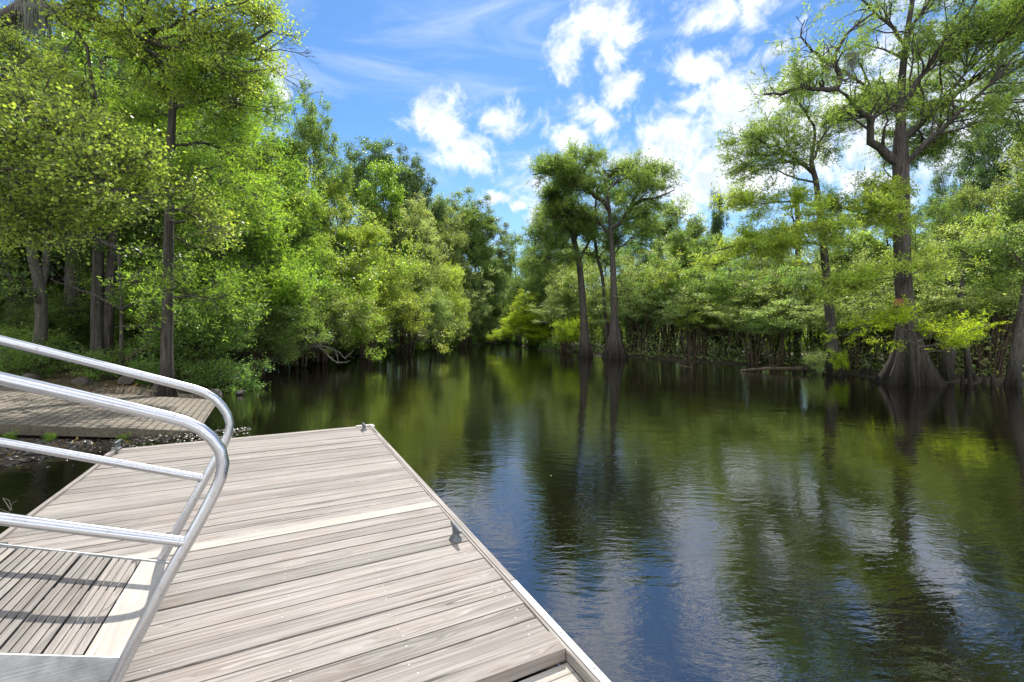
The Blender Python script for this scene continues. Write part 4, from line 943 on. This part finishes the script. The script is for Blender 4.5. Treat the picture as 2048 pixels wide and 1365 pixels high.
# ------------------------------------------------------------------ bank vegetation
# overhanging shrubs on the left bank, near to far
G = 'shrubs overhanging the left bank'
for (k, x, Y, top, w_, c, lb) in [
 ('p_drape', 520, 20.5, 610, 330, 'mid', 'low green shrub trailing over the butt of the thick fallen log'),
 ('p_drape', 640, 26, 600, 300, 'bright', 'low bright shrub trailing to the water right of the fallen log'),
 ('p_drape', 735, 30, 595, 280, 'yel', 'low yellowish shrub trailing to the water below the golden shrub'),
 ('p_drape', 820, 35, 595, 230, 'olive', 'low olive shrub trailing to the water in the right half of the left bank'),
 ('p_drape', 885, 42, 600, 180, 'yel', 'low yellowish shrub trailing at the outer tip of the left bank'),
 ('p_drape', 940, 52, 610, 120, 'mid', 'low green shrub trailing near the channel bend'),
 ('p_drape', 600, 23.5, 585, 300, 'olive', 'mid-height olive shrub arching over the fallen log'),
 ('p_arch', 455, 21.5, 470, 330, 'mid', 'green shrub leaning over the water beside the boat ramp'),
 ('p_arch', 560, 25, 500, 330, 'bright', 'bright green shrub hanging above the thick fallen log'),
 ('p_shrub3', 640, 29, 470, 300, 'yel', 'yellow-green shrub above the forked tips of the fallen log'),
 ('p_arch', 730, 32.5, 480, 320, 'yel', 'most golden shrub in the middle of the left bank'),
 ('p_arch', 800, 37, 495, 240, 'olive', 'olive shrub right of the golden shrub'),
 ('p_arch', 868, 43, 505, 200, 'yel', 'yellowish shrub reaching furthest over the channel'),
 ('p_shrub1', 925, 50, 540, 130, 'pale', 'pale green shrub at the far end of the left bank'),
 ('p_drape', 985, 62, 600, 110, 'mid', 'low green shrub closing the far end of the channel'),
 ('p_drape', 1015, 58, 605, 90, 'olive', 'low olive shrub closing the far end of the channel on the right'),
 ('p_shrub3', 500, 19, 580, 200, 'olive', 'low olive shrub drooping to the water right of the straight cypress'),
 ('p_shrub3', 400, 15.3, 560, 220, 'mid', 'leafy shrub at the waterline behind the far handrail'),
 ('p_shrub1', 690, 36, 430, 260, 'olive', 'tall olive shrub behind the golden shrub'),
 ('p_shrub1', 960, 60, 560, 110, 'mid', 'far green shrub where the channel bends'),
 ('p_shrub3', 600, 33, 420, 260, 'mid', 'round green shrub behind the bright green shrub')]:
    place_px(k, 'overhanging_shrub', x, Y, top, w_, c, lb, z=.25, cat='shrub', group=G)
# understorey of the left wood
G = 'undergrowth shrubs in the left wood'
UL = ['at the far left edge behind the forked tree', 'right behind the forked tree', 'bright, behind the dark fat trunk', 'bright, deep behind the forked tree', 'behind the twin trunks', 'bright, deep behind the twin trunks', 'olive, right of the straight cypress', 'outside left edge', 'yellowish, deep between the twin trunks', 'deepest bright, above the handrails', 'deepest green, right of the straight cypress']
for i, (x, Y, top, w_, c) in enumerate([(20, 17.5, 600, 150, 'mid'), (110, 18.5, 560, 180, 'mid'), (170, 24, 520, 230, 'bright'), (60, 25, 500, 260, 'bright'), (270, 20, 520, 180, 'mid'), (300, 27, 480, 260, 'bright'), (390, 24, 480, 240, 'olive'), (-60, 20, 520, 240, 'mid'), (240, 30, 440, 300, 'yel'), (100, 33, 420, 300, 'bright'), (400, 32, 430, 260, 'mid')]):
    place_px(('p_shrub1', 'p_shrub2', 'p_thin2')[i % 3], 'undergrowth_shrub', x, Y, top, w_, c, 'leafy undergrowth shrub of the left wood, ' + UL[i], z=.7, cat='shrub', group=G)
for i, (x, y, s_) in enumerate([(-11.2, 14.1, .8), (-12.6, 13.6, .8), (-13.8, 12.9, .9), (-10.0, 14.6, .9), (-9.2, 14.9, 1.0), (-15, 14.5, 1.1), (-16.5, 15.5, 1.2), (-12, 16, 1.1), (-14, 17, 1.2)]):
    place('p_low', 'low_bush', x, y, gzz(x, y)-.05, 1.1*s_, 1.9*s_, 'mid', 'knee-high leafy bush behind the boat ramp, ' + ['behind the flat brown rock', 'behind the broad pale rock', 'behind the large left rock', 'at the foot of the straight cypress', 'nearest the water', 'left of the forked tree', 'furthest left', 'deeper, behind the twin trunks', 'deeper, behind the forked tree'][i], 'bush', 'low bushes behind the ramp')
# trees of the left bank, back rows
for (k, x, Y, top, w_, c, lb) in [
 ('p_broad2', -120, 17, -60, 420, 'mid', 'green tree filling the far left edge'),
 ('p_broad1', 60, 21, 60, 420, 'mid', 'leafy tree behind the forked grey tree'),
 ('p_broad3', 180, 24, 60, 360, 'bright', 'bright tree behind the twin trunks'),
 ('p_broad1', 290, 20, 110, 330, 'mid', 'dense tree behind and left of the straight cypress'),
 ('p_cypress', 440, 19, 130, 330, 'bright', 'feathery bright green cypress right of the straight trunk'),
 ('p_cypress', 500, 24, 180, 300, 'bright', 'second feathery cypress, behind the first one on the left bank'),
 ('p_broad2', 400, 29, 120, 330, 'mid', 'broad green tree behind the feathery cypresses'),
 ('p_broad3', 545, 28, 300, 260, 'mid', 'mid green tree under the peaked crown'),
 ('p_round', 628, 31, 212, 170, 'mid', 'tree whose peaked crown stands against the sky on the left bank'),
 ('p_broad2', 570, 26, 290, 280, 'yel', 'yellow-green tree below the peaked crown'),
 ('p_broad2', 690, 32, 370, 230, 'yel', 'yellow-green tree in front of the dark round crown'),
 ('p_round', 750, 46, 290, 250, 'dark', 'dark green tree with a round crown against the sky'),
 ('p_round', 830, 50, 325, 150, 'dark', 'dark tree forming the right shoulder of the round crown'),
 ('p_broad3', 770, 41, 350, 150, 'bright', 'narrow light green tree in front of the dark round crown'),
 ('p_broad1', 830, 42, 405, 190, 'pale', 'pale grey-green tree behind the overhanging shrubs'),
 ('p_broad2', 895, 52, 400, 160, 'olive', 'olive tree right of the pale grey-green tree'),
 ('p_round', 950, 62, 415, 170, 'blue', 'bluish round-topped tree at the right end of the left tree line'),
 ('p_round', 900, 60, 400, 210, 'mid', 'green tree left of the bluish round-topped tree'),
 ('p_broad3', 955, 58, 450, 110, 'mid', 'green tree at the bend below the bluish round-topped tree'),
 ('p_broad1', 990, 78, 500, 130, 'mid', 'distant tree closing the channel'),
 ('p_broad2', 1040, 66, 470, 150, 'mid', 'distant tree right of the channel end'),
 ('p_cypress', 1060, 52, 450, 120, 'mid', 'dark green cypress left of the leaning centre cypress'),
 ('p_cypress', 1100, 48, 430, 130, 'mid', 'cypress close behind the leaning centre cypress'),
 ('p_cypress', 1040, 46, 585, 100, 'lime', 'small glowing yellow-green cypress at the waterline in the centre'),
 ('p_lowcyp', 1140, 34.5, 635, 90, 'lime', 'low lime-green cypress sapling at the foot of the leaning centre cypress')]:
    place_px(k, 'cypress' if 'cyp' in k else ('pine_tree' if 'pine' in k else 'broadleaf_tree'), x, Y, top, w_, c, lb, z=.3 if x > 950 else .5, group='trees on the left bank and channel end' if x < 1000 else 'trees at the centre')
# right bank: thicket of thin stems in three rows
G = 'thin-stemmed thicket along the right bank'
r = random.Random(17)
SH = np.array([(1130, 37), (1240, 33), (1330, 29.5), (1420, 26), (1500, 24.4), (1600, 22.5), (1700, 20.5), (1800, 19.6), (1900, 18.4), (2048, 17.4), (2300, 16)])
MARKS = ['left of the leaning centre cypress', 'between the two centre cypresses', 'just right of the broad black flared base', 'one shrub right of the broad black flared base', 'two shrubs right of the broad black flared base',
 'left of the forked branch in the water', 'behind the forked branch in the water', 'at the left tip of the long dark log', 'behind the long dark log', 'left of the slim crooked cypress', 'behind the slim crooked cypress', 'right of the slim crooked cypress',
 'halfway between the two right cypresses', 'left of the tallest cypress', 'behind the tallest cypress', 'right of the tallest cypress', 'behind the weathered stump', 'left of the thick leaning trunk at the right edge', 'at the right frame edge']
MX = [1130, 1195, 1262, 1300, 1335, 1372, 1408, 1450, 1500, 1560, 1640, 1690, 1730, 1768, 1830, 1870, 1915, 1985, 2060]
WORD = dict(olive='olive', pale='pale', mid='green', yel='yellowish', bright='bright green', lime='lime')
for row, (dy, nm) in enumerate([(0.3, 'front row'), (2.6, 'middle row'), (5.8, 'back row')]):
    for i, mk in enumerate(MARKS):
        if row == 0 and i % 3 == 1: continue
        x = MX[i] + r.uniform(-14, 14) + (12 if row == 1 else 0)
        Y = np.interp(x, SH[:, 0], SH[:, 1]) + dy + r.uniform(-.2, .8)
        ty = (r.uniform(560, 600), r.uniform(515, 550), r.uniform(470, 505))[row] - max(0, x-1820)*.35
        topz = CAMZ + (HZ-ty)/F*Y
        k = r.choice(['p_thin1', 'p_thin2']) if row < 2 else r.choice(['p_thin2', 'p_shrub1', 'p_broad3'])
        c = r.choice(['olive', 'pale', 'pale', 'mid', 'yel', 'pale'])
        place(k, 'thicket_shrub', (x-1024)/F*Y, Y, .12, topz, r.uniform(3.6, 4.6), c, '%s many-stemmed thicket shrub, %s, %s' % (WORD[c], nm, mk), 'shrub', G)
# low sunlit greenery floating about the waterline at right
for (k, x, Y, top, w_, c, lb) in [
 ('p_low', 1628, 20.2, 705, 50, 'pale', 'pale little shrub at the foot of the slim cypress'),
 ('p_lowcyp', 1680, 19.2, 700, 40, 'lime', 'tiny lime sprig on the slim cypress base')]:
    place_px(k, 'cypress_sapling', x, Y, top, w_, c, lb, z=.05, cat='sapling')
# taller trees behind the thicket
for (k, x, Y, top, w_, c, lb) in [
 ('p_broad1', 1300, 44, 400, 190, 'mid', 'green tree right behind the flat-topped cypress'), ('p_broad3', 1345, 40, 420, 170, 'pale', 'slim pale tree behind the right limb of the flat-topped cypress'),
 ('p_broad3', 1432, 44, 405, 60, 'dark', 'small dark isolated tree against the sky above the thicket'), ('p_broad2', 1390, 36, 490, 170, 'yel', 'yellow-green tree left of the slim cypress branches'),
 ('p_broad1', 1480, 33, 505, 190, 'olive', 'olive tree behind the drooping sprays of the slim cypress'), ('p_broad2', 1560, 31, 455, 130, 'olive', 'tree behind the dead snag'),
 ('p_cypress', 1650, 30, 370, 60, 'mid', 'slender cypress rising behind the slim crooked cypress'), ('p_broad1', 1720, 28, 455, 180, 'yel', 'yellow-green tree between the two right cypresses'),
 ('p_broad2', 1860, 28, 400, 150, 'mid', 'green tree right behind the trunk of the tallest cypress'), ('p_broad1', 1890, 31, 335, 150, 'dark', 'dark green tree right of the tallest cypress trunk'),
 ('p_round', 1990, 33, 215, 200, 'dark', 'tall dark tree at the right edge against the sky'), ('p_broad2', 1970, 27, 370, 230, 'olive', 'olive tree in front of the tall dark tree at right'),
 ('p_broad1', 2070, 26, 270, 260, 'olive', 'olive tree cut by the right frame edge'), ('p_broad3', 1780, 26, 440, 160, 'yel', 'sunlit yellow-green tree behind the tallest cypress'), ('p_broad2', 2020, 22, 420, 230, 'yel', 'yellow-green tree low at the right edge'),
 ('p_broad1', 1210, 50, 470, 180, 'mid', 'tree filling the gap behind the centre cypresses'), ('p_broad2', 1120, 56, 480, 160, 'mid', 'tree behind the leaning cypress, deeper in the wood')]:
    place_px(k, 'cypress' if 'cyp' in k else ('pine_tree' if 'pine' in k else 'broadleaf_tree'), x, Y, top, w_, c, lb, z=.25, group='trees behind the right bank thicket')

# far-off wood behind everything, one mass
def mass(name, pts, h, seed, n, label, col, size=.3, wd=2.8):
    rng = np.random.default_rng(seed); pts = np.array(pts, float); g = Geo(); w_ = Geo()
    seg = rng.uniform(0, len(pts)-1.001, n); a = seg.astype(int); f = (seg-a)[:, None]
    nc = 420; cs = rng.uniform(0, len(pts)-1.001, nc); ca = cs.astype(int); cf = (cs-ca)[:, None]
    cc = pts[ca]*(1-cf) + pts[ca+1]*cf; hh = h*(.75+.25*np.sin(cs*5.1)+.12*np.sin(cs*13)); cz = hh*rng.uniform(0.03, 1, nc)**.8
    i = rng.integers(0, nc, n); p = np.zeros((n, 3)); dv_ = unit(rng.normal(size=(n, 3)))*rng.uniform(.3, 1, n)[:, None]**.5*np.array([wd, wd*.93, wd*.6])
    p[:, :2] = cc[i]; p[:, 2] = cz[i]; p += dv_; p[:, 2] = np.maximum(p[:, 2], .2)
    P = np.stack([p, p + rng.normal(size=(n, 3))*.1], 1)
    V, Q = leafset(rng, P, None, 1, size, .7, .7, .05)
    g.add(V, Q); o = g.build(name, LEAF, color=GREEN[col]); tag(o, label, 'woodland', kind='stuff')
mass('woodland_mass', [(-60, 12), (-38, 16), (-30, 24), (-27, 34), (-23, 44), (-18, 54), (-12, 64), (-6, 72), (0, 75), (6, 72), (10, 66)], 8.5, 71, 130000, 'dense shaded wood closing the view behind the left bank', 'olive', .24)
mass('woodland_mass', [(10, 66), (12, 56), (15, 47), (21, 39), (27, 33), (32, 27), (40, 21), (64, 14)], 4.6, 74, 70000, 'sunlit low wood closing the view behind the right bank', 'yel', .22)
mass('bank_undergrowth', [(-14.6, 25), (-12.2, 32), (-9.2, 40), (-6.4, 49), (-4.6, 58), (-3.2, 64), (-1, 67), (.6, 64), (1.8, 58), (2.4, 50), (4.4, 41)], 1.5, 72, 42000, 'low tangled undergrowth covering the far banks at the waterline', 'mid', .17, .9)
mass('thicket_undergrowth', [(4.6, 39.5), (8.6, 33.5), (11.6, 28.8), (14.6, 24.6), (16.4, 21.8), (17.8, 19.4), (21.5, 17.2), (29, 13.5)], 1.7, 73, 13000, 'tangled sunlit undergrowth between the stems of the right bank thicket', 'pale', .13, 1.6)

rngf = np.random.default_rng(77); n = 260
p = np.zeros((n, 3)); p[:, 1] = rngf.uniform(6, 34, n); p[:, 0] = rngf.uniform(-.35, 1.05, n)*p[:, 1]*rngf.uniform(.4, 1, n) + 1; 
cl = rngf.random(n) < .55; p[cl, :2] = np.array([(9.5, 24.5), (12.5, 20.5), (13.2, 17.2), (-6.3, 10.4), (-8.3, 16.5)])[rngf.integers(0, 5, cl.sum())] + rngf.normal(size=(cl.sum(), 2))*.7
p = p[river_sd(p[:, 0], p[:, 1]) < -.1]; dk = (p@u < 7.8) & (np.abs(p@v + .3) < 1.8); p = p[~dk]; p[:, 2] = .006; n = len(p)
Vf, Qf = leafset(rngf, np.stack([p, p + rngf.normal(size=(n, 3))*np.array([.1, .1, 0])], 1), None, 1, .024, .7, .08, .0)
Vf[:, 2] = np.maximum(Vf[:, 2], .004); g = Geo(); g.add(Vf, Qf); tag(g.build('floating_leaves', LEAF, color=(.22, .18, .10)), 'small fallen leaves and scum specks floating on the water', 'leaves', kind='stuff')
rngl = np.random.default_rng(78); n = 26000
p = np.zeros((n, 3)); p[:, 0] = rngl.uniform(-24, -6.5, n); p[:, 1] = rngl.uniform(6, 24, n); q = p - R0; tt = q@rd; ww = q@rp
p = p[(river_sd(p[:, 0], p[:, 1]) > .05) & ~((ww > -.05) & (ww < RW+.05) & (tt > -1) & (tt < 12))]; p[:, 2] = gz(p[:, 0], p[:, 1]) + rngl.uniform(.005, .05, len(p)); n = len(p)
Vl, Ql = leafset(rngl, np.stack([p, p + rngl.normal(size=(n, 3))*np.array([.1, .1, .01])], 1), None, 1, .075, .6, .35, .0); g = Geo(); g.add(Vl, Ql)
tag(g.build('leaf_litter', LEAF, color=(.16, .105, .06)), 'brown fallen leaves covering the ground of the left bank', 'leaf litter', kind='stuff')
# sprouts on the ramp edge and debris
for i, (t, w_, lb) in enumerate([(1.15, -.12, 'little green sprout under the middle of the ramp edge'), (2.1, -.15, 'green sprout under the ramp edge near the left'), (.55, -.08, 'yellowish sprout nearest the ramp tip'), (2.6, -.2, 'green sprout at the far left under the ramp edge')]):
    p = R0 + rd*t + rp*w_; place('p_low', 'weed', p[0], p[1], gzz(p[0], p[1])-.02, .17, .2, 'bright', lb, 'weed', 'sprouts along the ramp edge')
for k, o in PROTO.items():
    if not o['used']:
        for c in list(o.children): D.objects.remove(c)
        D.objects.remove(o)
for o in D.objects:
    if 'used' in o: del o['used']
